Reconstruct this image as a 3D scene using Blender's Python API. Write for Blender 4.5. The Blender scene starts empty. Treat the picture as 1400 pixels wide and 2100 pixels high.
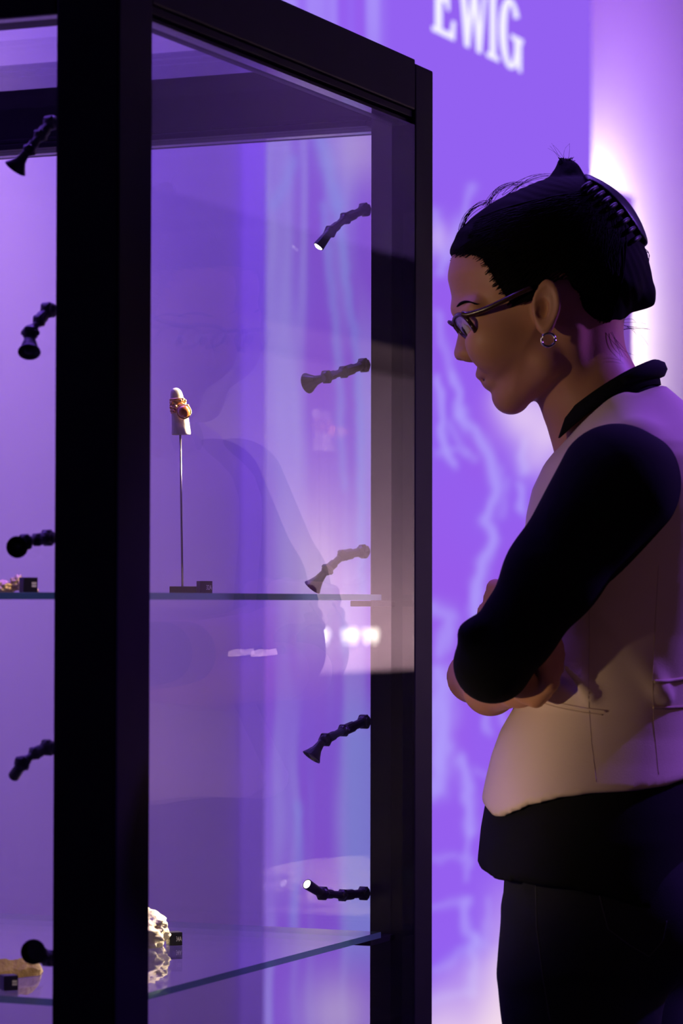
import bpy, bmesh, math, random
import numpy as np
from mathutils import Vector, Matrix
random.seed(7); RNG = np.random.default_rng(11)
scene = bpy.context.scene
COL = scene.collection

# ------------------------------------------------------------------ camera
F_PX, CAM_Z = 6090.0, 1.22
PITCH, ROLL = math.atan(185 / F_PX), 0.00185
cam_d = bpy.data.cameras.new('camera'); cam = bpy.data.objects.new('camera', cam_d); COL.objects.link(cam)
CAM_M = Matrix.Translation((0, 0, CAM_Z)) @ Matrix.Rotation(math.pi / 2 + PITCH, 4, 'X') @ Matrix.Rotation(ROLL, 4, 'Z')
cam.matrix_world = CAM_M
cam_d.sensor_fit = 'HORIZONTAL'; cam_d.sensor_width = 24.0; cam_d.lens = F_PX / 1400 * 24.0
cam_d.clip_start = 0.05; cam_d.clip_end = 60
cam_d.dof.use_dof = True; cam_d.dof.focus_distance = 2.96; cam_d.dof.aperture_fstop = 7.5
scene.camera = cam
# ------------------------------------------------------------------ view, world
vs = scene.view_settings
vs.view_transform = 'Standard'; vs.look = 'None'; vs.gamma = 1.0; vs.use_curve_mapping = False; vs.exposure = 0.0
scene.cycles.use_adaptive_sampling = True; scene.cycles.adaptive_threshold = 0.04
scene.cycles.max_bounces = 7; scene.cycles.diffuse_bounces = 3; scene.cycles.transparent_max_bounces = 32; scene.cycles.glossy_bounces = 5
world = bpy.data.worlds.new('world'); scene.world = world; world.use_nodes = True
world.node_tree.nodes['Background'].inputs[0].default_value = (0.10, 0.04, 0.25, 1)
world.node_tree.nodes['Background'].inputs[1].default_value = 0.12

# frame of the showcase: t runs along its right-hand face, s along its front face
YAW = math.radians(23.5)
U = Vector((math.sin(YAW), math.cos(YAW), 0)); V = Vector((-math.cos(YAW), math.sin(YAW), 0))
P0 = Vector((-0.185, 2.45, 0))
def cw(t, s, z=0.0):
    return P0 + U * t + V * s + Vector((0, 0, z))
def aim(o, target):
    o.rotation_euler = (Vector(target) - o.location).to_track_quat('-Z', 'Y').to_euler()
def area(name, loc, target, size, power, color, size_y=None, spread=180):
    l = bpy.data.lights.new(name, 'AREA'); l.energy = power; l.color = color; l.size = size
    if size_y: l.shape = 'RECTANGLE'; l.size_y = size_y
    l.spread = math.radians(spread)
    o = bpy.data.objects.new(name, l); COL.objects.link(o); o.location = loc; aim(o, target); return o
def spot(name, loc, target, power, color, angle=40, blend=0.5, radius=0.02):
    l = bpy.data.lights.new(name, 'SPOT'); l.energy = power; l.color = color
    l.spot_size = math.radians(angle); l.spot_blend = blend; l.shadow_soft_size = radius
    o = bpy.data.objects.new(name, l); COL.objects.link(o); o.location = loc; aim(o, target); return o
VIOLET = (0.36, 0.10, 1.0); WARM = (1.0, 0.62, 0.36)
# violet stage lamp high behind the visitor, violet wash on the walls, added warm and pink fill
spot('violet_stage_spot', (1.9, 3.25, 2.55), (0.36, 2.85, 1.2), 190, (0.29, 0.10, 1.0), 28, 0.6, 0.06)
spot('warm_fill_spot', (0.85, 0.7, 1.9), (0.30, 2.85, 0.98), 7.5, (1.0, 0.48, 0.34), 24, 1.0, 0.15)  # added fill from the front right for the visitor's torso, no real fixture
area('violet_wall_wash', cw(1.2, 0.35, 3.2), cw(1.8, 1.3, 1.2), 2.6, 105, (0.25, 0.095, 1.0), 0.3)
spot('pink_wall_fill', cw(1.55, 0.45, 2.6), cw(2.0, 1.3, 1.5), 46, (1.0, 0.58, 0.66), 60, 1.0, 0.1)  # added to tint the left wall pink, no known lamp there
area('warm_alcove_lamp', cw(6.83, 1.775, 2.12), cw(6.87, 1.9, 2.12), 0.12, 56, (1.0, 0.90, 0.66), 0.5)
area('violet_alcove_wash', cw(7.2, 0.75, 3.25), cw(7.3, 1.9, 1.9), 1.4, 24, (0.36, 0.09, 1.0), 0.3)
area('violet_right_wash', cw(5.5, -1.2, 3.1), cw(5.8, -2.2, 2.4), 1.5, 5, (0.42, 0.12, 1.0), 0.2)

# ------------------------------------------------------------------ pixel helpers (1400x2100 frame)
CAM_R = CAM_M.to_3x3()
def ray(px, py):
    return CAM_R @ Vector(((px - 700) / F_PX, (1050 - py) / F_PX, -1))
def pw(px, py, Y):
    d = ray(px, py); k = Y / d.y
    return Vector((d.x * k, Y, CAM_Z + d.z * k))
CAM_RI = np.array(CAM_R.transposed())
def proj(P):
    q = (np.asarray(P) - np.array([0, 0, CAM_Z])) @ CAM_RI.T
    return 700 + F_PX * q[..., 0] / -q[..., 2], 1050 - F_PX * q[..., 1] / -q[..., 2]
def on_wall(px, py, s):
    d = ray(px, py); n = Vector((0, 0, 0)); o = Vector((0, 0, CAM_Z))
    k = (s - (o - P0).dot(V)) / d.dot(V)
    return o + d * k

# ------------------------------------------------------------------ materials
def lin(r, g, b):
    f = lambda c: (c / 255 / 12.92) if c / 255 <= 0.04045 else ((c / 255 + 0.055) / 1.055) ** 2.4
    return (f(r), f(g), f(b), 1)
def mat(name, color, rough=0.5, metal=0.0, noise=None, bump=None, spec=0.5, sheen=0.0, sss=None, coat=0.0):
    m = bpy.data.materials.new(name); m.use_nodes = True; nt = m.node_tree; b = nt.nodes['Principled BSDF']
    b.inputs['Base Color'].default_value = (*color[:3], 1); b.inputs['Roughness'].default_value = rough
    b.inputs['Metallic'].default_value = metal; b.inputs['Specular IOR Level'].default_value = spec
    b.inputs['Sheen Weight'].default_value = sheen; b.inputs['Coat Weight'].default_value = coat
    if sss: b.inputs['Subsurface Weight'].default_value = sss; b.inputs['Subsurface Scale'].default_value = 0.004
    tc = nt.nodes.new('ShaderNodeTexCoord')
    if noise:
        sc_, amt, c2 = noise
        n = nt.nodes.new('ShaderNodeTexNoise'); n.inputs['Scale'].default_value = sc_; n.inputs['Detail'].default_value = 5
        nt.links.new(tc.outputs['Object'], n.inputs['Vector'])
        mx = nt.nodes.new('ShaderNodeMix'); mx.data_type = 'RGBA'
        rp = nt.nodes.new('ShaderNodeMapRange'); rp.inputs[1].default_value = 0.35; rp.inputs[2].default_value = 0.65
        rp.inputs[4].default_value = amt
        nt.links.new(n.outputs['Fac'], rp.inputs[0]); nt.links.new(rp.outputs[0], mx.inputs[0])
        mx.inputs[6].default_value = (*color[:3], 1); mx.inputs[7].default_value = (*c2[:3], 1)
        nt.links.new(mx.outputs[2], b.inputs['Base Color'])
    if bump:
        sc_, st, dist = bump
        n = nt.nodes.new('ShaderNodeTexNoise'); n.inputs['Scale'].default_value = sc_; n.inputs['Detail'].default_value = 4
        nt.links.new(tc.outputs['Object'], n.inputs['Vector'])
        bp = nt.nodes.new('ShaderNodeBump'); bp.inputs['Strength'].default_value = st; bp.inputs['Distance'].default_value = dist
        nt.links.new(n.outputs['Fac'], bp.inputs['Height']); nt.links.new(bp.outputs[0], b.inputs['Normal'])
    return m
def emis(name, color, strength):
    m = bpy.data.materials.new(name); m.use_nodes = True; nt = m.node_tree; nt.nodes.clear()
    e = nt.nodes.new('ShaderNodeEmission'); e.inputs[0].default_value = (*color[:3], 1); e.inputs[1].default_value = strength
    o = nt.nodes.new('ShaderNodeOutputMaterial'); nt.links.new(e.outputs[0], o.inputs[0]); return m
def glass(name, tint=(0.97, 0.985, 0.975), base=0.04, haze=None):
    # clear pane: mirror reflection by the Schlick law on both of its faces, straight transmission for the rest
    m = bpy.data.materials.new(name); m.use_nodes = True; nt = m.node_tree; nt.nodes.clear(); L = nt.links
    g = nt.nodes.new('ShaderNodeNewGeometry'); dot = nt.nodes.new('ShaderNodeVectorMath'); dot.operation = 'DOT_PRODUCT'
    L.new(g.outputs['Normal'], dot.inputs[0]); L.new(g.outputs['Incoming'], dot.inputs[1])
    def mth(op, a, b=None):
        n = nt.nodes.new('ShaderNodeMath'); n.operation = op
        for i, v in enumerate((a, b)):
            if v is None: continue
            if isinstance(v, (int, float)): n.inputs[i].default_value = v
            else: L.new(v, n.inputs[i])
        return n.outputs[0]
    c = mth('ABSOLUTE', dot.outputs['Value']); c = mth('SUBTRACT', 1.0, c); c = mth('POWER', c, 5.0)
    fr = mth('ADD', mth('MULTIPLY', c, 1 - base), base)
    tr = nt.nodes.new('ShaderNodeBsdfTransparent'); tr.inputs[0].default_value = (*tint, 1)
    gl = nt.nodes.new('ShaderNodeBsdfGlossy'); gl.inputs['Roughness'].default_value = 0.0
    gl.inputs['Color'].default_value = (1, 1, 1, 1)
    mx = nt.nodes.new('ShaderNodeMixShader'); L.new(fr, mx.inputs[0]); L.new(tr.outputs[0], mx.inputs[1]); L.new(gl.outputs[0], mx.inputs[2])
    o = nt.nodes.new('ShaderNodeOutputMaterial'); L.new(mx.outputs[0], o.inputs[0]); return m
def glass_edge(name):
    m = bpy.data.materials.new(name); m.use_nodes = True; nt = m.node_tree; nt.nodes.clear(); L = nt.links
    tr = nt.nodes.new('ShaderNodeBsdfTransparent'); tr.inputs[0].default_value = (0.32, 0.58, 0.52, 1)
    df = nt.nodes.new('ShaderNodeBsdfDiffuse'); df.inputs[0].default_value = (0.34, 0.68, 0.54, 1)
    gl = nt.nodes.new('ShaderNodeBsdfGlossy'); gl.inputs['Roughness'].default_value = 0.15; gl.inputs['Color'].default_value = (0.5, 0.8, 0.7, 1)
    a = nt.nodes.new('ShaderNodeMixShader'); a.inputs[0].default_value = 0.45; L.new(tr.outputs[0], a.inputs[1]); L.new(df.outputs[0], a.inputs[2])
    b = nt.nodes.new('ShaderNodeMixShader'); b.inputs[0].default_value = 0.12; L.new(a.outputs[0], b.inputs[1]); L.new(gl.outputs[0], b.inputs[2])
    o = nt.nodes.new('ShaderNodeOutputMaterial'); L.new(b.outputs[0], o.inputs[0]); return m

M = {}
M['frame'] = mat('black_stained_frame', (0.010, 0.006, 0.014), 0.45, noise=(30, 0.6, (0.014, 0.009, 0.018)), spec=0.10)
M['plinth'] = mat('black_plinth', (0.012, 0.010, 0.013), 0.5)
M['pane'] = glass('pane_glass'); M['shelf'] = glass('shelf_glass', (0.96, 0.99, 0.975)); M['edge'] = glass_edge('shelf_glass_edge')
M['lamp'] = mat('black_lamp_plastic', (0.008, 0.007, 0.008), 0.35, spec=0.5)
M['led'] = emis('lit_led_lens', (1.0, 0.9, 0.75), 14)
M['wall'] = mat('painted_wall', (0.70, 0.67, 0.72), 0.8, noise=(3, 0.3, (0.62, 0.6, 0.66)))
M['dark'] = mat('dark_wall_paint', (0.03, 0.025, 0.035), 0.7)
M['floor'] = mat('dark_floor', (0.03, 0.028, 0.035), 0.35, noise=(8, 0.6, (0.045, 0.04, 0.05)))
M['plaster'] = mat('white_plaster', (0.86, 0.80, 0.70), 0.7, bump=(180, 0.4, 0.002), noise=(60, 0.4, (0.75, 0.66, 0.55)))
M['rock'] = mat('cream_stone', (0.85, 0.76, 0.60), 0.8, bump=(120, 0.8, 0.004), noise=(70, 0.8, (0.60, 0.48, 0.32)))
M['cork'] = mat('brown_fragment', (0.40, 0.27, 0.10), 0.85, bump=(200, 0.8, 0.003), noise=(120, 0.8, (0.22, 0.14, 0.05)))
M['gold'] = mat('old_gold', (0.75, 0.50, 0.20), 0.28, 1.0)
M['gold_light'] = mat('pale_gold', (0.86, 0.66, 0.36), 0.4, 0.6, bump=(300, 0.6, 0.002))
M['amber'] = mat('amber_bead', (0.80, 0.30, 0.07), 0.12, coat=1.0, noise=(160, 0.8, (0.45, 0.10, 0.03)))
M['steel'] = mat('steel_rod', (0.55, 0.50, 0.48), 0.25, 1.0)
M['label'] = mat('black_label_block', (0.010, 0.009, 0.011), 0.4)
M['print'] = mat('white_print', (0.85, 0.85, 0.85), 0.6)
M['base'] = mat('dark_bronze_base', (0.045, 0.035, 0.025), 0.5)
M['skin'] = mat('skin', (0.54, 0.265, 0.15), 0.5, noise=(45, 0.35, (0.45, 0.20, 0.12)), bump=(500, 0.15, 0.0006), sss=0.12, spec=0.35)
M['hair'] = mat('dark_brown_hair', (0.003, 0.002, 0.002), 0.75, bump=(260, 0.25, 0.001), spec=0.05)
M['claw'] = mat('black_claw_plastic', (0.006, 0.005, 0.006), 0.4, spec=0.25)
M['vest'] = mat('beige_vest_cloth', (0.66, 0.51, 0.43), 0.9, noise=(14, 0.3, (0.58, 0.44, 0.37)), bump=(900, 0.25, 0.0006), spec=0.15, sheen=0.1)
M['seam'] = mat('beige_seam_thread', (0.50, 0.37, 0.31), 0.9, spec=0.1)
M['shirt'] = mat('black_shirt_cloth', (0.005, 0.005, 0.007), 0.9, bump=(700, 0.3, 0.0006), spec=0.12)
M['jeans'] = mat('navy_denim', (0.012, 0.012, 0.022), 0.85, bump=(900, 0.4, 0.0006), noise=(20, 0.4, (0.008, 0.008, 0.014)), spec=0.15)
M['stitch'] = mat('denim_stitch', (0.03, 0.03, 0.05), 0.8)
M['tortoise'] = mat('dark_tortoiseshell', (0.030, 0.012, 0.009), 0.25, noise=(60, 0.7, (0.08, 0.03, 0.015)))
M['lens'] = glass('spectacle_lens', (0.93, 0.93, 0.95))
M['silver'] = mat('silver', (0.8, 0.75, 0.7), 0.15, 1.0)
M['shoe'] = mat('black_shoe_leather', (0.01, 0.01, 0.01), 0.4)
M['eye'] = mat('eye', (0.5, 0.45, 0.42), 0.15); M['iris'] = mat('iris', (0.03, 0.02, 0.015), 0.1)

# ------------------------------------------------------------------ object helpers
def tag(o, label=None, cat=None, group=None, kind=None):
    if label: o['label'] = label
    if cat: o['category'] = cat
    if group: o['group'] = group
    if kind: o['kind'] = kind
    return o
def empty(name, loc):
    o = bpy.data.objects.new(name, None); o.empty_display_size = 0.05; COL.objects.link(o); o.location = loc; return o
def wpos(o):
    p = Vector(o.location)
    if o.parent: p = p + wpos(o.parent)
    return p
def link_mesh(name, me, m, parent=None, smooth=False):
    """me holds world coordinates; the object's origin goes to its parent's origin or to the base of its box"""
    n = len(me.vertices); co = np.empty(n * 3, np.float32); me.vertices.foreach_get('co', co); co = co.reshape(-1, 3)
    if parent is None:
        org = Vector(((co[:, 0].min() + co[:, 0].max()) / 2, (co[:, 1].min() + co[:, 1].max()) / 2, co[:, 2].min()))
    else: org = wpos(parent)
    co -= np.array(org, np.float32); me.vertices.foreach_set('co', co.ravel())
    if smooth: me.polygons.foreach_set('use_smooth', np.ones(len(me.polygons), bool))
    for mm in (m if isinstance(m, (list, tuple)) else [m]): me.materials.append(mm)
    me.update()
    o = bpy.data.objects.new(name, me); COL.objects.link(o)
    if parent is not None: o.parent = parent
    else: o.location = org
    return o
def from_arrays(name, verts, faces, m, parent=None, smooth=False):
    me = bpy.data.meshes.new(name); me.from_pydata([tuple(v) for v in verts], [], [tuple(f) for f in faces]); me.validate()
    return link_mesh(name, me, m, parent, smooth)
def bm_obj(name, bm, m, parent=None, smooth=False):
    bmesh.ops.recalc_face_normals(bm, faces=bm.faces[:])
    me = bpy.data.meshes.new(name); bm.to_mesh(me); bm.free(); return link_mesh(name, me, m, parent, smooth)
def hexa(bm, corners, bevel=0.0):
    """corners: 4 bottom then 4 top points"""
    v = [bm.verts.new(c) for c in corners]
    fs = [bm.faces.new([v[i] for i in f]) for f in ((3, 2, 1, 0), (4, 5, 6, 7), (0, 1, 5, 4), (1, 2, 6, 5), (2, 3, 7, 6), (3, 0, 4, 7))]
    if bevel:
        es = list({e for f in fs for e in f.edges})
        bmesh.ops.bevel(bm, geom=es, offset=bevel, segments=2, affect='EDGES', profile=0.6)
def cbox(name, t0, t1, s0, s1, z0, z1, m, parent=None, bevel=0.0):
    bm = bmesh.new()
    hexa(bm, [cw(t0, s0, z0), cw(t1, s0, z0), cw(t1, s1, z0), cw(t0, s1, z0), cw(t0, s0, z1), cw(t1, s0, z1), cw(t1, s1, z1), cw(t0, s1, z1)], bevel)
    return bm_obj(name, bm, m, parent)
def frame_of(d):
    d = Vector(d).normalized(); a = Vector((0, 0, 1)) if abs(d.z) < 0.9 else Vector((1, 0, 0))
    x = d.cross(a).normalized(); return x, d.cross(x).normalized(), d
def lathe(bm, a, d, prof, n=16, rot=0.0):
    """rings (h, r) along the axis d from point a"""
    x, y, d = frame_of(d); rings = []
    for h, r in prof:
        rings.append([bm.verts.new(Vector(a) + d * h + (x * math.cos(rot + 2 * math.pi * i / n) + y * math.sin(rot + 2 * math.pi * i / n)) * max(r, 1e-5)) for i in range(n)])
    for p, q in zip(rings, rings[1:]):
        for i in range(n): bm.faces.new((p[i], p[(i + 1) % n], q[(i + 1) % n], q[i]))
    bm.faces.new(rings[0][::-1]); bm.faces.new(rings[-1])
def tube_arrays(paths, n=5):
    """paths: list of (points, radii) -> verts, faces"""
    Vs, Fs = [], []
    for pts, rad in paths:
        pts = [Vector(p) for p in pts]; b = len(Vs); k = len(pts)
        for i, p in enumerate(pts):
            d = (pts[min(i + 1, k - 1)] - pts[max(i - 1, 0)])
            x, y, _ = frame_of(d if d.length > 1e-9 else Vector((0, 0, 1)))
            r = rad[i] if hasattr(rad, '__len__') else rad
            for j in range(n):
                a = 2 * math.pi * j / n; Vs.append(p + (x * math.cos(a) + y * math.sin(a)) * r)
        for i in range(k - 1):
            for j in range(n):
                Fs.append((b + i * n + j, b + i * n + (j + 1) % n, b + (i + 1) * n + (j + 1) % n, b + (i + 1) * n + j))
        Fs.append(tuple(range(b + n - 1, b - 1, -1))); Fs.append(tuple(range(b + (k - 1) * n, b + k * n)))
    return Vs, Fs
def catmull(pts, sub=6):
    pts = [Vector(p) for p in pts]; out = []
    for i in range(len(pts) - 1):
        p0, p1, p2, p3 = pts[max(i - 1, 0)], pts[i], pts[i + 1], pts[min(i + 2, len(pts) - 1)]
        for j in range(sub):
            t = j / sub
            out.append(0.5 * ((2 * p1) + (p2 - p0) * t + (2 * p0 - 5 * p1 + 4 * p2 - p3) * t * t + (3 * p1 - p0 - 3 * p2 + p3) * t ** 3))
    return out + [pts[-1]]

# ------------------------------------------------------------------ the room
S_SCREEN, S_WALL, S_ALCOVE, S_RIGHT = 1.25, 1.30, 1.90, -2.2
T_A, T_B = 2.975, 4.916
tag(cbox('floor', -4.5, 9.0, -2.7, 2.4, -0.06, 0.0, M['floor']), kind='structure')
tag(cbox('ceiling', -4.5, 9.0, -2.7, 2.4, 3.4, 3.46, M['dark']), kind='structure')
tag(cbox('wall_left', -4.5, T_A + 0.01, S_WALL, S_WALL + 0.10, 0, 3.4, M['wall']), kind='structure')
tag(cbox('wall_alcove', T_A + 0.01, 9.0, S_ALCOVE, S_ALCOVE + 0.10, 0, 3.4, M['wall']), kind='structure')
tag(cbox('wall_end', 9.0, 9.1, -2.7, 2.4, 0, 3.4, M['wall']), kind='structure')
tag(cbox('wall_near', -4.6, -4.5, -2.7, 2.4, 0, 3.4, M['dark']), kind='structure')
# right-hand wall with a long lit recess, black band above it, dark dado below it: seen only mirrored in the panes
nt0, nt1, nz0, nz1 = 3.3, 8.6, 0.97, 1.97
wr = cbox('wall_right', -4.5, 9.0, S_RIGHT - 0.45, S_RIGHT - 0.40, 0, 3.4, M['wall']); tag(wr, kind='structure')
cbox('wall_panel', -4.5, 9.0, S_RIGHT - 0.40, S_RIGHT, 2.24, 3.4, M['wall'], wr)
cbox('recess_lintel', -4.5, 9.0, S_RIGHT - 0.40, S_RIGHT + 0.03, nz1, 2.24, M['dark'], wr)
cbox('recess_dado', -4.5, 9.0, S_RIGHT - 0.40, S_RIGHT, 0, nz0, M['dark'], wr)
cbox('recess_end', -4.5, nt0, S_RIGHT - 0.40, S_RIGHT, nz0, nz1, M['dark'], wr)
cbox('recess_lamp_shield', nt0, nt1, S_RIGHT - 0.02, S_RIGHT, nz0, nz0 + 0.05, M['dark'], wr)  # unseen strip added to hide the recess lamps from the mirrored view
def mirrored(px, py, s_plane):
    """where a ray that the right-hand pane throws back meets the plane s = s_plane"""
    d = ray(px, py); o = Vector((0, 0, CAM_Z)); k = (0 - (o - P0).dot(V)) / d.dot(V); h = o + d * k; r = d - 2 * d.dot(V) * V
    return h + r * ((s_plane - (h - P0).dot(V)) / r.dot(V))
M['bulb'] = emis('recess_bulb_light', (1.0, 0.93, 0.82), 12)
for bx, by in ((683, 1300), (726, 1300), (768, 1300)):
    bm = bmesh.new(); c_ = mirrored(bx, by, S_RIGHT - 0.25); lathe(bm, c_ - Vector((0, 0, .03)), (0, 0, 1), [(0, .006), (.012, .007), (.018, .011), (.030, .014), (.042, .011), (.047, .004)], 12); bm_obj('recess_bulb', bm, M['bulb'], wr, True)
for k in range(3):
    a_ = nt0 + (nt1 - nt0) * (k + 0.5) / 3
    area('recess_lamp', cw(a_, S_RIGHT - 0.15, nz0 + 0.02), cw(a_, S_RIGHT - 0.40, 1.45), 1.6, 17, (1.0, 0.60, 0.64), 0.12)

# projected picture on its own screen slab
def seg_dist(px, py, pts):
    d = np.full(px.shape, 1e9)
    for (x0, y0), (x1, y1) in zip(pts, pts[1:]):
        vx, vy = x1 - x0, y1 - y0; L2 = vx * vx + vy * vy + 1e-9
        h = np.clip(((px - x0) * vx + (py - y0) * vy) / L2, 0, 1)
        d = np.minimum(d, np.hypot(px - x0 - h * vx, py - y0 - h * vy))
    return d
def vnoise(x, y, seed):
    r = np.random.default_rng(seed).random((64, 64)); xi = np.floor(x).astype(int); yi = np.floor(y).astype(int)
    fx = x - xi; fy = y - yi; fx = fx * fx * (3 - 2 * fx); fy = fy * fy * (3 - 2 * fy)
    g = lambda a, b: r[a % 64, b % 64]
    return (g(xi, yi) * (1 - fx) + g(xi + 1, yi) * fx) * (1 - fy) + (g(xi, yi + 1) * (1 - fx) + g(xi + 1, yi + 1) * fx) * fy
def picture(px, py):
    base = np.array(lin(147, 97, 241)[:3]); mag = np.array(lin(152, 88, 232)[:3]); blue = np.array(lin(176, 158, 253)[:3])
    pink = np.array(lin(226, 198, 243)[:3]); warm = np.array(lin(246, 222, 236)[:3]); sky = np.array(lin(150, 150, 250)[:3])
    c = np.broadcast_to(base, px.shape + (3,)).copy()
    def mix(col, k):
        nonlocal c
        k = np.clip(k, 0, 1)[..., None]; c = c * (1 - k) + col * k
    mix(mag, vnoise(px / 90, py / 150, 1) * 0.9 * np.clip((py - 350) / 300, 0, 1))
    # right-hand part: glowing branches
    wob = lambda s: (vnoise(px / 22, py / 26, s) - 0.5) * 14
    x2, y2 = px + wob(2), py + wob(3)
    branch = [([(968, 380), (952, 430), (938, 480), (905, 560)], 11, .5), ([(897, 640), (909, 700), (925, 760)], 10, .4),
              ([(897, 780), (903, 851), (912, 898), (930, 957)], 9, .75), ([(932, 770), (938, 810), (942, 851)], 8, .7),
              ([(948, 850), (962, 875), (991, 910), (1011, 957), (1019, 1004), (999, 1067), (1011, 1106), (988, 1154), (980, 1212), (974, 1270)], 13, .75),
              ([(1074, 905), (1072, 965)], 9, .7), ([(1072, 996), (1072, 1046)], 11, .7), ([(1040, 985), (1030, 1060)], 9, .3),
              ([(900, 930), (940, 920), (975, 945)], 8, .4), ([(925, 870), (960, 930)], 7, .4),
              ([(893, 1250), (925, 1262), (905, 1330)], 18, .6), ([(900, 1380), (912, 1470), (905, 1540), (893, 1620)], 24, .75),
              ([(995, 1445), (1000, 1500)], 9, .5), ([(1030, 1440), (1028, 1480)], 8, .4), ([(944, 1560), (955, 1610), (966, 1660), (968, 1703)], 13, .7),
              ([(968, 1703), (958, 1760), (958, 1800)], 8, .45), ([(890, 1760), (950, 1757)], 8, .35), ([(975, 1580), (1000, 1590)], 8, .3),
              ([(890, 1862), (952, 1846)], 9, .4), ([(955, 1850), (960, 1911), (976, 1930)], 10, .6), ([(972, 1925), (970, 2033)], 13, .6),
              ([(893, 1990), (940, 1958), (990, 1940)], 13, .4), ([(1000, 1850), (995, 1930)], 8, .3), ([(890, 2050), (960, 2030)], 10, .4),
              ([(890, 1450), (893, 1560)], 20, .6), ([(893, 440), (905, 520)], 16, .55)]
    for pts, w, a in branch: mix(blue, a * 1.05 * np.exp(-(seg_dist(x2, y2, pts) / w) ** 2))
    for x, y, r, a in ((1075, 855, 50, .85), (1120, 890, 42, .85), (1045, 820, 36, .7), (1100, 940, 40, .5), (1150, 850, 60, .7), (895, 490, 34, .4)):
        mix(pink, a * np.exp(-(((px - x) ** 2 + (py - y) ** 2) / r ** 2)))
    mix(warm, np.clip((py - 1900 - (1050 - px) * 0.55 + 40 * (vnoise(px / 60, py / 60, 5) - .5)) / 190, 0, 1) * np.clip((px - 740) / 90, 0, 1) * 0.9)
    mix(warm, 0.5 * np.exp(-((px - 1035) / 40) ** 2) * np.clip((py - 1780) / 200, 0, 1))
    # left-hand part seen through the showcase: long vertical streaks
    L = np.clip((800 - px) / 30, 0, 1)
    st = vnoise((px + 14 * vnoise(px / 50, py / 120, 8)) / 17, py / 420, 9)
    mix(blue, L * np.clip(st * 1.7 - 0.75, 0, 1) * 0.75)
    mix(mag, L * np.clip(0.8 - st * 1.6, 0, 1) * 0.6)
    mix(blue, L * 0.55 * np.exp(-((px - 575) / 34) ** 2) * np.clip((1250 - py) / 400, 0, 1))
    for pts, w, a in (([(628, 180), (655, 270), (672, 340), (690, 420)], 15, .8), ([(690, 420), (708, 560), (730, 720), (740, 900), (742, 1220)], 9, .65),
                      ([(660, 420), (680, 600), (695, 760), (705, 1000)], 8, .5), ([(600, 330), (585, 380), (560, 420)], 12, .5), ([(706, 1230), (705, 1330)], 10, .5),
                      ([(610, 1650), (618, 1750), (600, 1900)], 9, .5)):
        mix(sky * 1.05, L * a * np.exp(-(seg_dist(px + wob(12) * .5, py, pts) / w) ** 2))
    mix(sky * 0.95, L * 0.8 * np.clip((px - 690) / 30, 0, 1) * np.clip((py - 1400) / 120, 0, 1) * np.clip((2020 - py) / 100, 0, 1))
    mix(pink, L * 0.5 * np.exp(-(((px - 735) / 55) ** 2 + ((py - 300) / 75) ** 2)))
    mix(pink, L * 0.65 * np.exp(-(((px - 650) / 75) ** 2 + ((py - 1180) / 160) ** 2)))
    mix(pink, L * 0.6 * np.exp(-(((px - 690) / 70) ** 2 + ((py - 2080) / 80) ** 2)))
    return c
def screen_pt(t, z): return cw(t, S_SCREEN, z)
NT, NZ = 250, 330
ts = np.linspace(T_A, T_B, NT); zs_ = np.linspace(0.0, 3.4, NZ)
TT, ZZ = np.meshgrid(ts, zs_, indexing='ij')
P = np.array(P0) + TT[..., None] * np.array(U) + S_SCREEN * np.array(V) + ZZ[..., None] * np.array([0, 0, 1.0])
ppx, ppy = proj(P); PC = picture(ppx, np.clip(ppy, -300, 2400))
idx = np.arange(NT * NZ).reshape(NT, NZ)
faces = np.stack([idx[:-1, :-1], idx[1:, :-1], idx[1:, 1:], idx[:-1, 1:]], -1).reshape(-1, 4)
me = bpy.data.meshes.new('projection_screen'); me.from_pydata(P.reshape(-1, 3).tolist(), [], faces.tolist())
at = me.color_attributes.new('picture', 'FLOAT_COLOR', 'POINT')
at.data.foreach_set('color', np.concatenate([PC.reshape(-1, 3), np.ones((NT * NZ, 1))], 1).astype(np.float32).ravel())
m = bpy.data.materials.new('projected_picture'); m.use_nodes = True; nt = m.node_tree; nt.nodes.clear()
a_ = nt.nodes.new('ShaderNodeAttribute'); a_.attribute_name = 'picture'; e_ = nt.nodes.new('ShaderNodeEmission'); o_ = nt.nodes.new('ShaderNodeOutputMaterial')
e_.inputs[1].default_value = 1.0; nt.links.new(a_.outputs['Color'], e_.inputs[0]); nt.links.new(e_.outputs[0], o_.inputs[0]); M['picture'] = m
m.cycles.emission_sampling = 'NONE'
slab = cbox('wall_screen', T_A, T_B, S_SCREEN + 0.002, S_WALL, 0, 3.4, M['wall']); tag(slab, kind='structure')
scr = link_mesh('projected_picture', me, M['picture'], slab); scr['label'] = 'violet projected picture with pale glowing branches'

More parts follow.
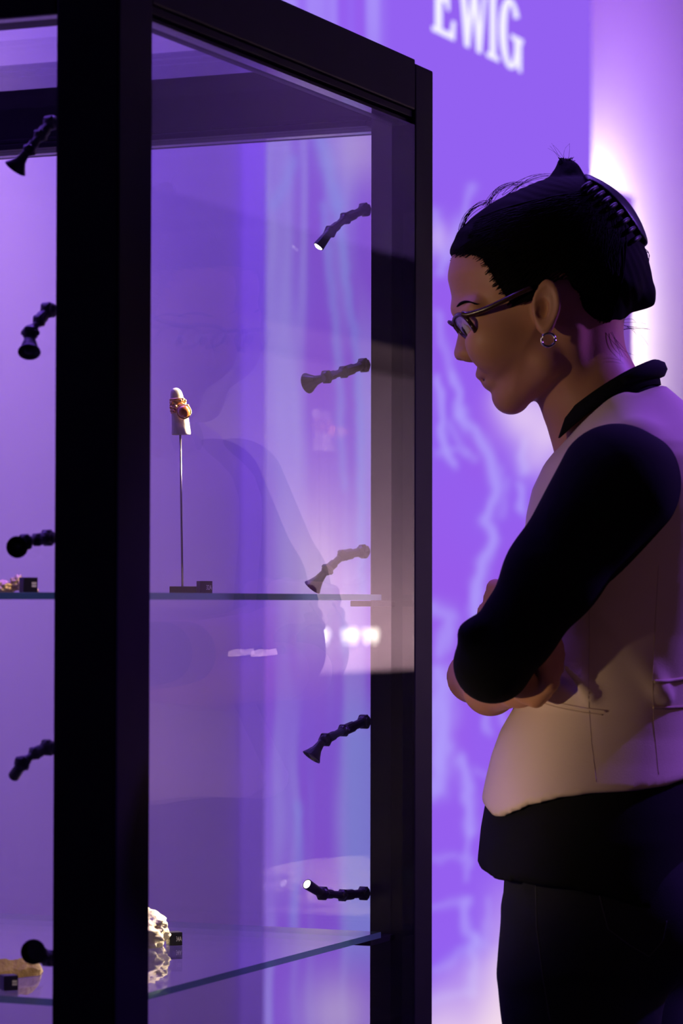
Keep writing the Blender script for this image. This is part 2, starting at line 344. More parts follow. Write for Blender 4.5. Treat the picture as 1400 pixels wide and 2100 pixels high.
# projected letters E W I G (outlines in a unit cell: x 0..1, y 0..1)
def poly_letter(ch):
    if ch == 'E':
        return [[(0, 0), (.97, 0), (1, .27), (.88, .27), (.80, .09), (.42, .08), (.42, .47), (.60, .47), (.66, .38), (.74, .38), (.74, .64), (.66, .64), (.60, .55),
                 (.42, .55), (.42, .92), (.76, .92), (.84, .76), (.94, .76), (.92, 1), (0, 1), (0, .94), (.14, .92), (.14, .07), (0, .06)]]
    if ch == 'W':
        return [[(.24, 0), (.38, 0), (.52, .60), (.64, 0), (.78, 0), (.95, .94), (1.02, .95), (1.02, 1), (.78, 1), (.78, .95), (.86, .94), (.75, .33), (.61, 1), (.50, 1), (.36, .36),
                 (.22, .94), (.30, .95), (.30, 1), (-.02, 1), (-.02, .95), (.05, .94)]]
    if ch == 'I':
        return [[(0, 0), (1, 0), (1, .06), (.72, .08), (.72, .92), (1, .94), (1, 1), (0, 1), (0, .94), (.28, .92), (.28, .08), (0, .06)]]
    o, i = [], []
    n = 26
    for k in range(n + 1):
        a = math.radians(35 + (325 - 35) * k / n); o.append((.48 + .48 * math.cos(a), .5 + .52 * math.sin(a))); i.append((.50 + .20 * math.cos(a), .5 + .43 * math.sin(a)))
    return [o + i[::-1], [(.52, .50), (1.05, .50), (1.05, .44), (.97, .42), (.97, .0), (.86, .0), (.80, .10), (.68, .06), (.68, .42), (.52, .44)]]
M['letters'] = emis('projected_letter_light', lin(232, 228, 255), 1.15)
letters = (('E', 884, 931, 58, 8), ('W', 936, 998, 83, 8), ('I', 996, 1021, 118, 8), ('G', 1022, 1068, 137, 8))
z_base = sum(on_wall(x, y, S_SCREEN).z for x, y in ((890, 62), (955, 95), (1005, 122), (1055, 146))) / 4
z_top = on_wall(1042, -2, S_SCREEN).z
for ch, x0, x1, _, _ in letters:
    t0 = (on_wall(x0, 80, S_SCREEN) - P0).dot(U); t1 = (on_wall(x1, 80, S_SCREEN) - P0).dot(U)
    bm = bmesh.new(); H = z_top - z_base
    for pl in poly_letter(ch):
        pts = [cw(t0 + (t1 - t0) * x, S_SCREEN - 0.003, z_base + H * y) for x, y in pl]
        f = bm.faces.new([bm.verts.new(p) for p in pts])
        r = bmesh.ops.extrude_face_region(bm, geom=[f]); bmesh.ops.translate(bm, verts=[g for g in r['geom'] if isinstance(g, bmesh.types.BMVert)], vec=V * 0.002)
    bmesh.ops.triangulate(bm, faces=bm.faces[:])
    lo = bm_obj('projected_letter', bm, M['letters'], slab); lo['label'] = 'white serif letter %s' % ch

# alcove panel behind the visitor's head
pA, pB = 1216, 1299
bm = bmesh.new(); A = [on_wall(pA, 404, 1.72), on_wall(pB, 404, 1.72)]
tA, tB = (A[0] - P0).dot(U), (A[1] - P0).dot(U)
pan = cbox('partition_panel', tA, tB, 1.72, 1.75, 0, A[1].z, M['wall'], None, 0.002); bm.free()
tag(pan, 'plain lilac upright panel in the alcove behind the visitor', 'panel')

# ------------------------------------------------------------------ showcase
W_CASE, D_CASE = 0.72, 0.703
zc = lambda px, py, t, s=0.0: (pw(px, py, cw(t, s).y)).z
Z_TOP = zc(884, 137, 0.70); Z_BEAM = zc(852, 226, 0.653); Z_LIP = zc(757, 218, 0.532); Z_LID = Z_TOP - 0.021; Z_BASE = 0.56
SH1 = zc(530, 1217, 0.3); SH2 = zc(300, 2051, 0.055)
case = empty('display_case', cw(D_CASE / 2, W_CASE / 2, 0)); tag(case, 'tall black framed glass museum showcase with thick panes', 'showcase')
cbox('plinth', 0.0, D_CASE, 0.0, W_CASE, 0.0, Z_BASE - 0.05, M['plinth'], case, 0.003)
cbox('case_floor', 0.004, D_CASE - 0.004, 0.004, W_CASE - 0.004, Z_BASE - 0.05, Z_BASE, M['plinth'], case, 0.002)
posts = ((0, 0.061, 0, 0.0595), (0.653, D_CASE, 0, 0.05), (0, 0.06, W_CASE - 0.06, W_CASE), (0.653, D_CASE, W_CASE - 0.05, W_CASE))
for t0, t1, s0, s1 in posts: cbox('post', t0, t1, s0, s1, Z_BASE, Z_TOP - 0.004, M['frame'], case, 0.0025)
B = 0.05
for nm, a in (('top_beam', (0.061, 0.653, 0, B, Z_BEAM, Z_TOP)), ('top_beam', (0.061, 0.653, W_CASE - B, W_CASE, Z_BEAM, Z_TOP)),
              ('top_beam', (0, B, 0.0595, W_CASE - 0.06, Z_LIP, Z_TOP)), ('top_beam', (D_CASE - 0.05, D_CASE, 0.05, W_CASE - 0.05, Z_LIP, Z_TOP))):
    cbox(nm, *a, M['frame'], case, 0.002)
zb = (Z_BEAM + Z_LIP) / 2
cbox('beam_lip', 0.061, 0.653, 0.003, 0.030, zb, Z_BEAM, M['frame'], case, 0.0008)
cbox('beam_lip', 0.061, 0.653, 0.007, 0.026, Z_LIP, zb - 0.0012, M['frame'], case, 0.0008)
cbox('beam_lip', D_CASE - 0.062, D_CASE - 0.05, 0.05, W_CASE - 0.05, Z_LIP - 0.0, Z_LIP + 0.006, M['frame'], case, 0.0008)
cbox('beam_lip', D_CASE - 0.057, D_CASE - 0.05, 0.05, W_CASE - 0.05, Z_LIP + 0.0075, Z_LIP + 0.012, M['frame'], case, 0.0008)
TH = 0.0135
def pane(*a): return cbox('glass_pane', *a, M['pane'], case)
pane(0.0615, 0.6525, 0.0005, TH, Z_BASE + 0.001, Z_LIP - 0.0005)
pane(0.0615, 0.6525, W_CASE - TH, W_CASE - 0.0005, Z_BASE + 0.001, Z_LIP - 0.0005)
pane(0.004, 0.004 + TH, 0.060, W_CASE - 0.0605, Z_BASE + 0.001, Z_LIP - 0.0005)
TP = 0.675
pane(TP, TP + TH, 0.0505, W_CASE - 0.0505, Z_BASE + 0.001, Z_LIP - 0.0005)
pane(B + 0.0005, D_CASE - B - 0.0005, B + 0.0005, W_CASE - B - 0.0005, Z_LID, Z_LID + TH)
for (zz) in (SH1 - 0.0062, SH2 - 0.0062):
    for a in ((0.590, 0.653, 0.022, 0.045), (0.061, 0.085, 0.022, 0.045), (0.590, 0.653, W_CASE - 0.045, W_CASE - 0.022), (0.061, 0.085, W_CASE - 0.045, W_CASE - 0.022)):
        cbox('shelf_bracket', a[0], a[1], a[2], a[3], zz - 0.006, zz - 0.0002, M['frame'], case, 0.0008)
def shelf(z, label):
    t0, t1, s0, s1 = 0.0625, 0.612, 0.02, W_CASE - 0.02
    # notch free: the corner posts stand outside the plate except for the front pair, so the front corners are cut away
    out = [(0.030, 0.064), (0.0625, 0.064), (0.0625, s0), (t1, s0), (t1, s1), (0.0625, s1), (0.0625, W_CASE - 0.064), (0.030, W_CASE - 0.064)]
    bm = bmesh.new(); n = len(out)
    lo = [bm.verts.new(cw(t, s, z - 0.006)) for t, s in out]; hi = [bm.verts.new(cw(t, s, z)) for t, s in out]
    bm.faces.new(hi); bm.faces.new(lo[::-1]); side = []
    for i in range(n): side.append(bm.faces.new((lo[i], lo[(i + 1) % n], hi[(i + 1) % n], hi[i])))
    for f in side: f.material_index = 1
    o = bm_obj('glass_shelf', bm, [M['shelf'], M['edge']]); return tag(o, label, 'glass shelf', 'shelves of the showcase')
shelf(SH1, 'upper glass shelf with green edge carrying the ring stand')
shelf(SH2, 'lower glass shelf with green edge carrying the white rock')

# ------------------------------------------------------------------ bendable lamps
def lamp(label, pts, Y, head, group, lens=True, power=0.0, target=None, bend=0.010, soft=0.004):
    """pts: list of (px, py, radius_px) ball joints from the post outwards; head: dict(neck, mouth, r0, r1, dy)"""
    k = Y / F_PX
    P3 = [pw(x, y, Y - bend * i) for i, (x, y, r) in enumerate(pts)]; R3 = [r * k for _, _, r in pts]
    root = empty('spot_lamp', P3[0]); tag(root, label, 'lamp', group)
    d0 = (P3[0] - P3[1]).normalized()
    bm = bmesh.new(); lathe(bm, P3[0] + V * 0.002, -V, [(0, R3[0] * .55), (0.004, R3[0] * .7), (0.0072, R3[0] * .75)], 12); bm_obj('mount', bm, M['lamp'], root, False)
    hd = head; nk = pw(*hd['neck'], Y - bend * (len(pts) - .6)); mo = pw(*hd['mouth'], Y - bend * (len(pts) - .6) + hd.get('dy', 0))
    chain = P3 + [nk]
    for i, (p, r) in enumerate(zip(P3, R3)):
        d = (chain[i + 1] - p).normalized()
        bm = bmesh.new()
        lathe(bm, p - d * r, d, [(r + r * math.sin(a), r * math.cos(a) * .92) for a in [math.radians(q) for q in range(-80, 81, 20)]], 16)
        lathe(bm, p - d * r * .32, d, [(0, r * .95), (r * .08, r * 1.06), (r * .5, r * 1.06), (r * .58, r * .95)], 6)
        bm_obj('ball_joint', bm, M['lamp'], root)
        if i < len(P3) - 1:
            L = (P3[i + 1] - p).length; bm = bmesh.new()
            lathe(bm, p, d, [(0, r * .62), (L * .55, r * .55), (L * .56, r * .72), (L, r * .72)], 12); bm_obj('link', bm, M['lamp'], root)
    d = (mo - nk); L = d.length; r0, r1 = hd['r0'] * k, hd['r1'] * k
    bm = bmesh.new()
    if r1 > 1.4 * r0: prof = [(-0.004, r0 * .9), (0, r0), (L * .35, r0 * 1.25), (L * .75, r1 * .8), (L * .95, r1), (L, r1 * 1.02), (L, r1 * .9), (L * .8, r1 * .6)]
    else: prof = [(-0.004, r0 * .9), (0, r0), (L * .9, r1), (L, r1), (L, r1 * .85), (L * .93, r1 * .8)]
    lathe(bm, nk, d, prof, 20); h = bm_obj('lamp_head', bm, M['lamp'], root)
    dn = d.normalized()
    bm = bmesh.new(); lr = (r1 * .5 if r1 > 1.4 * r0 else r1 * .78); lathe(bm, nk + dn * (L * (.78 if r1 > 1.4 * r0 else .92)), dn, [(0, lr), (0.0015, lr), (0.0026, lr * .6), (0.003, lr * .1)], 14)
    lo = bm_obj('lens', bm, M['led'] if lens else M['lamp'], h); lo['label'] = 'small lit warm white lens' if lens else 'unlit dark lens'
    if power:
        l = spot('lamp_light', mo + dn * 0.003, target if target is not None else mo + dn, power, (1.0, 0.80, 0.55), 60, 0.6, soft)
        l.parent = root; l.location = mo + dn * 0.004 - wpos(root)
    return root
GR, GL_ = 'bendable lamps on the far post', 'bendable lamps on the near post'
YR = cw(0.662, 0.05).y
FING = None
s_t, s_s = 0.503, 0.1937
FY = cw(s_t, s_s).y
finger_pt = pw(372, 840, FY)
rock_pt = cw(0.40, 0.19, SH2 + 0.02)
lamp('topmost black bendable lamp on the far post, pointing down with a lit tip', [(747, 430, 15), (708, 448, 13), (677, 475, 13)], YR, dict(neck=(671, 482), mouth=(652.5, 506), r0=9, r1=11.5, dy=-.002), GR, True, 8.0, finger_pt, 0.022)
lamp('black bendable lamp with flared head, second from top on the far post', [(745, 749, 15.5), (704, 763, 13), (669, 773, 14)], YR, dict(neck=(657, 777), mouth=(630, 786), r0=8, r1=21, dy=.010), GR, False, 9.0, finger_pt, 0.024)
lamp('black bendable lamp with flared head just above the upper glass shelf', [(744, 1131, 15.5), (703, 1139, 13), (671, 1168, 13)], YR, dict(neck=(661, 1179), mouth=(640, 1205), r0=8, r1=19, dy=.004), GR, True, 0.5)
lamp('black bendable lamp with flared head midway between the two shelves', [(746, 1480, 15.5), (704, 1498, 13), (667, 1517, 14)], YR, dict(neck=(656, 1527), mouth=(638, 1553), r0=8, r1=20, dy=-.004), GR, False, 11.0, rock_pt, 0.036)
lamp('lowest black bendable lamp on the far post with its lit tip raised', [(745, 1832, 15), (702, 1836, 13), (661, 1832, 14.5)], YR, dict(neck=(652, 1828), mouth=(629, 1813), r0=9, r1=10.5, dy=-.012), GR, True, 5.0, rock_pt, 0.030)
YL = cw(0.035, 0.07).y + 0.012
lamp('blurred black lamp hanging below the top beam, left of near post', [(104, 252, 17), (83, 278, 15), (60, 308, 14)], YL, dict(neck=(49, 320), mouth=(31, 346), r0=9, r1=24, dy=.004), GL_, False, 0.0)
lamp('blurred black lamp left of near post, head hanging straight down, second from top', [(99, 636, 18), (80, 658, 14), (62, 683, 18)], YL, dict(neck=(61, 700), mouth=(60, 722), r0=13, r1=23, dy=-.008), GL_, False)
lamp('blurred black lamp left of near post, just above the upper shelf ornaments', [(97, 1103, 18), (75, 1107, 14), (52, 1111, 17)], YL, dict(neck=(44, 1116), mouth=(35, 1122), r0=12, r1=22, dy=-.022), GL_, False)
lamp('blurred black lamp left of near post with small tip, between the shelves', [(97, 1533, 18), (71, 1545, 14), (45, 1566, 17)], YL, dict(neck=(39, 1576), mouth=(29, 1591), r0=11, r1=12, dy=.01), GL_, False)
lamp('blurred black lamp left of near post with ring shaped head over brown fragment', [(99, 1965, 18), (84, 1960, 17)], YL, dict(neck=(78, 1956), mouth=(68, 1952), r0=15, r1=25, dy=-.024), GL_, False)

# added warm fill hidden behind the near post, brightens the visitor and the exhibits
for z_, tgt, pwr in ((1.47, (0.15, 2.83, 1.42), 1.5), (1.07, (0.15, 2.83, 1.05), 3.2), (1.34, pw(22, 1205, 2.60), 0.5), (0.985, pw(40, 2005, 2.62), 0.45)):
    spot('post_fill', cw(0.084, 0.046, z_), tgt, pwr, (1.0, 0.70, 0.42), 62, 0.8, 0.005)
# ------------------------------------------------------------------ exhibits
def text_mesh(s, size):
    c = bpy.data.curves.new('t', 'FONT'); c.body = s; c.size = size; c.align_x = 'CENTER'; c.align_y = 'CENTER'; c.extrude = 0.0001
    o = bpy.data.objects.new('t', c); COL.objects.link(o); dg = bpy.context.evaluated_depsgraph_get()
    me = bpy.data.meshes.new_from_object(o.evaluated_get(dg)); bpy.data.objects.remove(o); bpy.data.curves.remove(c); return me
def label_block(px, py_base, Y, z, txt, label, rot=0.35, w=0.0128):
    c = pw(px, py_base, Y); c.z = z
    root = empty('label_block', c); tag(root, label, 'label block', 'numbered label blocks')
    ax, ay = Vector((math.cos(rot), math.sin(rot), 0)), Vector((-math.sin(rot), math.cos(rot), 0)); h = w / 2
    bm = bmesh.new(); q = [c - ax * h - ay * h, c + ax * h - ay * h, c + ax * h + ay * h, c - ax * h + ay * h]
    q = [p + Vector((0, 0, .0002)) for p in q]
    hexa(bm, q + [p + Vector((0, 0, w)) for p in q], 0.0004); bm_obj('block', bm, M['label'], root)
    if txt:
        me = text_mesh(txt, 0.0056) if len(txt) > 1 else None
        mt = Matrix((( ax.x, 0, -ay.x, 0), (ax.y, 0, -ay.y, 0), (0, 1, 0, 0), (0, 0, 0, 1)))
        pos = c + ax * h * .42 - ay * (h + .0002) + Vector((0, 0, w * .5))
        me.transform(Matrix.Translation(pos) @ mt @ Matrix.Diagonal((.62, 1.2, 1, 1)))
        link_mesh('number', me, M['print'], root)['label'] = 'white printed number ' + txt
    else:
        bm = bmesh.new()
        for dz in (.0, .0024):
            p = c + ax * h * .15 - ay * (h + .0002) + Vector((0, 0, w * .36 + dz)); e = .0028
            hexa(bm, [p, p + ax * e * 1.5, p + ax * e * 1.5 - ay * .0001, p - ay * .0001] + [r + Vector((0, 0, .0019)) for r in (p, p + ax * e * 1.5, p + ax * e * 1.5 - ay * .0001, p - ay * .0001)])
        bm_obj('white_mark', bm, M['print'], root)
label_block(419, 1216, FY - 0.02, SH1, '32A', 'small black label block reading 32A beside the ring stand')
label_block(357, 1945, 2.90, SH2, '34A', 'small black label block reading 34A beside the white rock')
label_block(58, 1213, 2.565, SH1, '', 'blurred black label block beside golden ornament on upper shelf', 0.42)
label_block(18, 2038, 2.563, SH2, '', 'blurred black label block in front of brown fragment on lower shelf', 0.42)

# finger-shaped ring stand
def loft_rings(rings, n=28):
    """rings: list of (center, ax vector, ay vector)"""
    Vs, Fs = [], []
    for c, a, b in rings:
        for i in range(n):
            q = 2 * math.pi * i / n; Vs.append(c + a * math.cos(q) + b * math.sin(q))
    for k in range(len(rings) - 1):
        for i in range(n): Fs.append((k * n + i, k * n + (i + 1) % n, (k + 1) * n + (i + 1) % n, (k + 1) * n + i))
    Fs.append(tuple(range(n))[::-1]); Fs.append(tuple(range((len(rings) - 1) * n, len(rings) * n))); return Vs, Fs
kf = FY / F_PX
st = empty('ring_stand', pw(374, 1210, FY) * 1.0); st.location.z = SH1; tag(st, 'white finger shaped jewellery mount on a thin steel rod', 'ring stand')
prof = [(601, 1303, 214), (600, 1296, 222), (598, 1270, 226), (575, 900, 205), (540, 640, 178), (500, 430, 156), (486, 330, 146), (474, 260, 128), (468, 215, 95), (466, 190, 55), (466, 180, 12)]
rings = []
for zx, zy, r in prof:
    c = pw(320 + zx / 11.667, 780 + zy / 11.667, FY); rr = r / 11.667 * kf
    rings.append((c, Vector((rr, 0, 0.03 * rr)), Vector((0, rr * .82, 0))))
v_, f_ = loft_rings(rings); from_arrays('finger_form', v_, f_, M['plaster'], st, True)
rod_a, rod_b = pw(369.5, 893, FY), pw(374, 1203, FY)
v_, f_ = tube_arrays([([rod_a + Vector((0, 0, .004)), (rod_a + rod_b) / 2, rod_b], 0.00115)], 10); from_arrays('rod', v_, f_, M['steel'], st, True)
bl, br = pw(349, 1216, FY), pw(408, 1216, FY); bm = bmesh.new(); hz = (pw(370, 1203, FY).z - SH1)
q = [Vector((bl.x, FY - .014, SH1 + .0002)), Vector((br.x, FY - .014, SH1 + .0002)), Vector((br.x, FY + .014, SH1 + .0002)), Vector((bl.x, FY + .014, SH1 + .0002))]
hexa(bm, q + [p + Vector((0, 0, hz)) for p in q], 0.0005); bm_obj('base', bm, M['base'], st)
# ring
ring = empty('ring', pw(372, 846, FY)); tag(ring, 'ornate gold ring with round amber bead worn by the white finger mount', 'ring')
def fring(py, grow, n=40, wob=0.0, ph=0):
    zy = (py - 780) * 11.667; zs2 = sorted(prof, key=lambda a: a[1]); zx = np.interp(zy, [a[1] for a in zs2], [a[0] for a in zs2]); r = np.interp(zy, [a[1] for a in zs2], [a[2] for a in zs2]) / 11.667 * kf + grow
    c = pw(320 + zx / 11.667, py, FY); out = []
    for i in range(n + 1):
        q = 2 * math.pi * i / n
        out.append(c + Vector((r * math.cos(q), r * .82 * math.sin(q), 0.05 * r * math.cos(q) + wob * math.sin(5 * q + ph))))
    return out
paths = [(fring(819, .0003), .0011), (fring(824, .0006, wob=.0011), .0010), (fring(829, .0006, wob=.0012, ph=1.6), .0010), (fring(835, .0007, wob=.0012, ph=3.1), .0010), (fring(841, .0004, wob=.0006, ph=.5), .0012), (fring(846, .0001), .0008)]
v_, f_ = tube_arrays(paths, 6); from_arrays('band', v_, f_, M['gold'], ring, True)
bc = pw(377, 844, FY - 0.0165); rb = 13.2 * kf
bm = bmesh.new(); bmesh.ops.create_uvsphere(bm, u_segments=24, v_segments=16, radius=rb); bmesh.ops.translate(bm, verts=bm.verts, vec=bc); bm_obj('bead', bm, M['amber'], ring, True)
circ = [bc + Vector((rb * 1.05 * math.cos(a), .0012, rb * 1.05 * math.sin(a))) for a in [2 * math.pi * i / 32 for i in range(33)]]
v_, f_ = tube_arrays([(circ, .0009)], 6); from_arrays('setting', v_, f_, M['gold'], ring, True)
pr = []
for zx, zy in ((700, 490), (760, 600), (815, 720), (420, 735), (380, 540), (470, 620), (590, 480), (350, 650), (640, 450)):
    pr.append((320 + zx / 11.667, 780 + zy / 11.667))
for i, (x, y) in enumerate(pr):
    bm = bmesh.new(); bmesh.ops.create_icosphere(bm, subdivisions=2, radius=.0014); off = .0145 - abs(x - 370) * .0005
    bmesh.ops.translate(bm, verts=bm.verts, vec=pw(x, y, FY - off)); bm_obj('granule', bm, M['gold'], ring, True)

# stones and fragments
def lumpy(name, c, ex, ey, ez, m, amp, freq, seed, label, cat, sub=4, flat=True, power=1.0):
    bm = bmesh.new(); bmesh.ops.create_icosphere(bm, subdivisions=sub, radius=1)
    from mathutils import noise
    off = Vector((seed * 3.7, seed * 1.3, seed * 2.1))
    for v in bm.verts:
        d = v.co.normalized(); n = noise.fractal(d * freq + off, 1.0, 2.0, 5) ; n2 = 1 - abs(noise.noise(d * freq * 3 + off))
        r = 1 + amp * n + amp * .35 * n2
        p = d * r
        if flat and p.z < -0.55: p.z = -0.55
        v.co = Vector(c) + ex * p.x + ey * p.y + ez * p.z
    mz = min(v.co.z for v in bm.verts)
    for v in bm.verts: v.co.z += c.z - mz + .0002
    return tag(bm_obj(name, bm, m, None, True), label, cat)
lumpy('rock', cw(0.425, 0.218, SH2), (U * 0.7 + V * 0.72) * 0.080, (U * .72 - V * .7) * 0.036, Vector((0, 0, 0.0255)), M['rock'], .20, 2.4, 3, 'rough cream white rock on the lower glass shelf behind near post', 'rock', 5)
# diadem wire arch standing round the rock
arch = []
ca = cw(0.487, 0.212, SH2)
frag_c = pw(32, 2019, 2.614); frag_c.z = SH2
bm = bmesh.new()
e1, e2 = Vector((0.92, 0.39, 0)), Vector((-.39, .92, 0))
A0, A1 = pw(-30, 2023, 2.615), pw(82, 2004, 2.66); B0, B1 = pw(-30, 2002, 2.63), pw(66, 1978, 2.66)
A0.z = A1.z = SH2 + .0004; h0, h1 = pw(-30, 1996, 2.625).z, pw(66, 1979, 2.66).z
n = 14; rows = []
for i in range(n + 1):
    f = i / n; p = A0.lerp(A1, f); hz = SH2 + (0.0165 + .0035 * math.sin(f * 9) * .4) * (1 - .35 * max(0, f - .8) / .2)
    jj = lambda a: Vector((RNG.normal() * a, RNG.normal() * a, RNG.normal() * a))
    w_ = 0.024
    rows.append([bm.verts.new(p + (Vector((0, 0, 0)) if True else 0)), bm.verts.new(Vector((p.x, p.y + .003, hz * .45 + SH2 * .55)) + jj(.0006)), bm.verts.new(Vector((p.x - .003 * f, p.y + .012, hz)) + jj(.0008)), bm.verts.new(Vector((p.x - .004 * f, p.y + w_, hz - .002)) + jj(.0008)), bm.verts.new(Vector((p.x, p.y + w_ + .006, SH2 + .0004)))])
for a, b in zip(rows, rows[1:]):
    for k in range(5): bm.faces.new((a[k], a[(k + 1) % 5], b[(k + 1) % 5], b[k]))
bm.faces.new(rows[0]); bm.faces.new(rows[-1][::-1])
tag(bm_obj('stone_fragment', bm, M['cork']), 'blurred brown fragment lying on the lower shelf left of near post', 'fragment')
g1 = pw(6, 1212, 2.60); g1.z = SH1
lumpy('gold_ornament', g1, Vector((0.0095, 0, 0)), Vector((0, .009, 0)), Vector((0, 0, .0062)), M['gold_light'], .35, 2.2, 5, 'blurred pale gold lump at left frame edge on upper shelf', 'ornament', 4)
g2 = pw(35, 1212, 2.60); g2.z = SH1
lumpy('gold_ornament', g2, Vector((0.0060, 0, .0014)), Vector((0, .008, 0)), Vector((0, 0, .0076)), M['gold_light'], .4, 2.6, 8, 'blurred pale gold lump touching label block on upper shelf', 'ornament', 4)
g3 = pw(76, 1212, 2.585); g3.z = SH1
lumpy('gold_bead', g3, Vector((0.0016, 0, 0)), Vector((0, .0016, 0)), Vector((0, 0, .0022)), M['gold_light'], .1, 2, 9, 'tiny gold bead right of label block on upper shelf', 'bead', 2)

# ------------------------------------------------------------------ implicit surfaces (sampled on a rectilinear grid)
class Field:
    def __init__(s, xs, ys, zs):
        s.xs, s.ys, s.zs = [np.asarray(a, np.float32) for a in (xs, ys, zs)]
        s.F = np.full((len(xs), len(ys), len(zs)), 0.2, np.float32)
    def block(s, lo, hi):
        sl = []
        for a, l, h in zip((s.xs, s.ys, s.zs), lo, hi):
            i0, i1 = np.searchsorted(a, l), np.searchsorted(a, h); sl.append(slice(max(i0 - 1, 0), min(i1 + 1, len(a))))
        X = s.xs[sl[0]][:, None, None]; Y = s.ys[sl[1]][None, :, None]; Z = s.zs[sl[2]][None, None, :]
        return tuple(sl), X, Y, Z
    def join(s, sl, f, k=0.0, op='u'):
        a = s.F[sl]; f = np.broadcast_to(f, a.shape)
        if op == 's': s.F[sl] = -smin(-a, f, k)
        elif op == 'i': s.F[sl] = -smin(-a, -f, k)
        else: s.F[sl] = smin(a, f, k)
    def cone(s, a, b, r1, r2, k=0.0, op='u'):
        pad = max(r1, r2) + 0.03 + k; lo = [min(a[i], b[i]) - pad for i in range(3)]; hi = [max(a[i], b[i]) + pad for i in range(3)]
        sl, X, Y, Z = s.block(lo, hi); d = [b[i] - a[i] for i in range(3)]; L2 = sum(q * q for q in d) + 1e-12
        h = np.clip(((X - a[0]) * d[0] + (Y - a[1]) * d[1] + (Z - a[2]) * d[2]) / L2, 0, 1)
        f = np.sqrt((X - a[0] - h * d[0]) ** 2 + (Y - a[1] - h * d[1]) ** 2 + (Z - a[2] - h * d[2]) ** 2) - (r1 + (r2 - r1) * h)
        s.join(sl, f, k, op)
    def chain(s, pts, k=0.0):
        for (a, r1), (b, r2) in zip(pts, pts[1:]): s.cone(a, b, r1, r2, k)
    def ell(s, c, r, k=0.0, op='u', R=None):
        pad = max(r) + 0.03 + k; sl, X, Y, Z = s.block([c[i] - pad for i in range(3)], [c[i] + pad for i in range(3)])
        x, y, z = X - c[0], Y - c[1], Z - c[2]
        if R is not None: x, y, z = [R[0][j] * x + R[1][j] * y + R[2][j] * z for j in range(3)]
        q = np.sqrt((x / r[0]) ** 2 + (y / r[1]) ** 2 + (z / r[2]) ** 2)
        g = np.sqrt((x / r[0] ** 2) ** 2 + (y / r[1] ** 2) ** 2 + (z / r[2] ** 2) ** 2) + 1e-6
        s.join(sl, q * (q - 1) / g, k, op)
    def loft(s, rows, k=0.0, p=2.3, grow=0.0, caps=True):
        """rows: (z, x_front, x_back, half_depth, y_centre)"""
        R = np.array(sorted(rows)); z0, z1 = R[0, 0], R[-1, 0]
        sl, X, Y, Z = s.block([R[:, 1].min() - .05, (R[:, 4] - R[:, 3]).min() - .05, z0 - .04], [R[:, 2].max() + .05, (R[:, 4] + R[:, 3]).max() + .05, z1 + .04])
        zz = np.clip(Z, z0, z1); g = lambda c: np.interp(zz, R[:, 0], R[:, c])
        cx = (g(1) + g(2)) / 2; ax = (g(2) - g(1)) / 2 + grow; hy = g(3) + grow; yc = g(4)
        f = ((np.abs((X - cx) / ax) ** p + np.abs((Y - yc) / hy) ** p) ** (1 / p) - 1) * np.minimum(ax, hy)
        if caps: f = np.maximum(f, np.maximum(z0 - Z, Z - z1))
        s.join(sl, f, k)
    def mesh(s, name, m, parent=None):
        v, q = surface_nets(s.F, s.xs, s.ys, s.zs)
        me = bpy.data.meshes.new(name); me.vertices.add(len(v)); me.vertices.foreach_set('co', v.astype(np.float32).ravel())
        me.loops.add(len(q) * 4); me.loops.foreach_set('vertex_index', q.astype(np.int32).ravel())
        me.polygons.add(len(q)); me.polygons.foreach_set('loop_start', np.arange(0, len(q) * 4, 4, dtype=np.int32))
        me.update(calc_edges=True); me.validate()
        return link_mesh(name, me, m, parent, True)
def smin(a, b, k):
    if k <= 0: return np.minimum(a, b)
    h = np.clip(0.5 + 0.5 * (b - a) / k, 0, 1); return b + (a - b) * h - k * h * (1 - h)
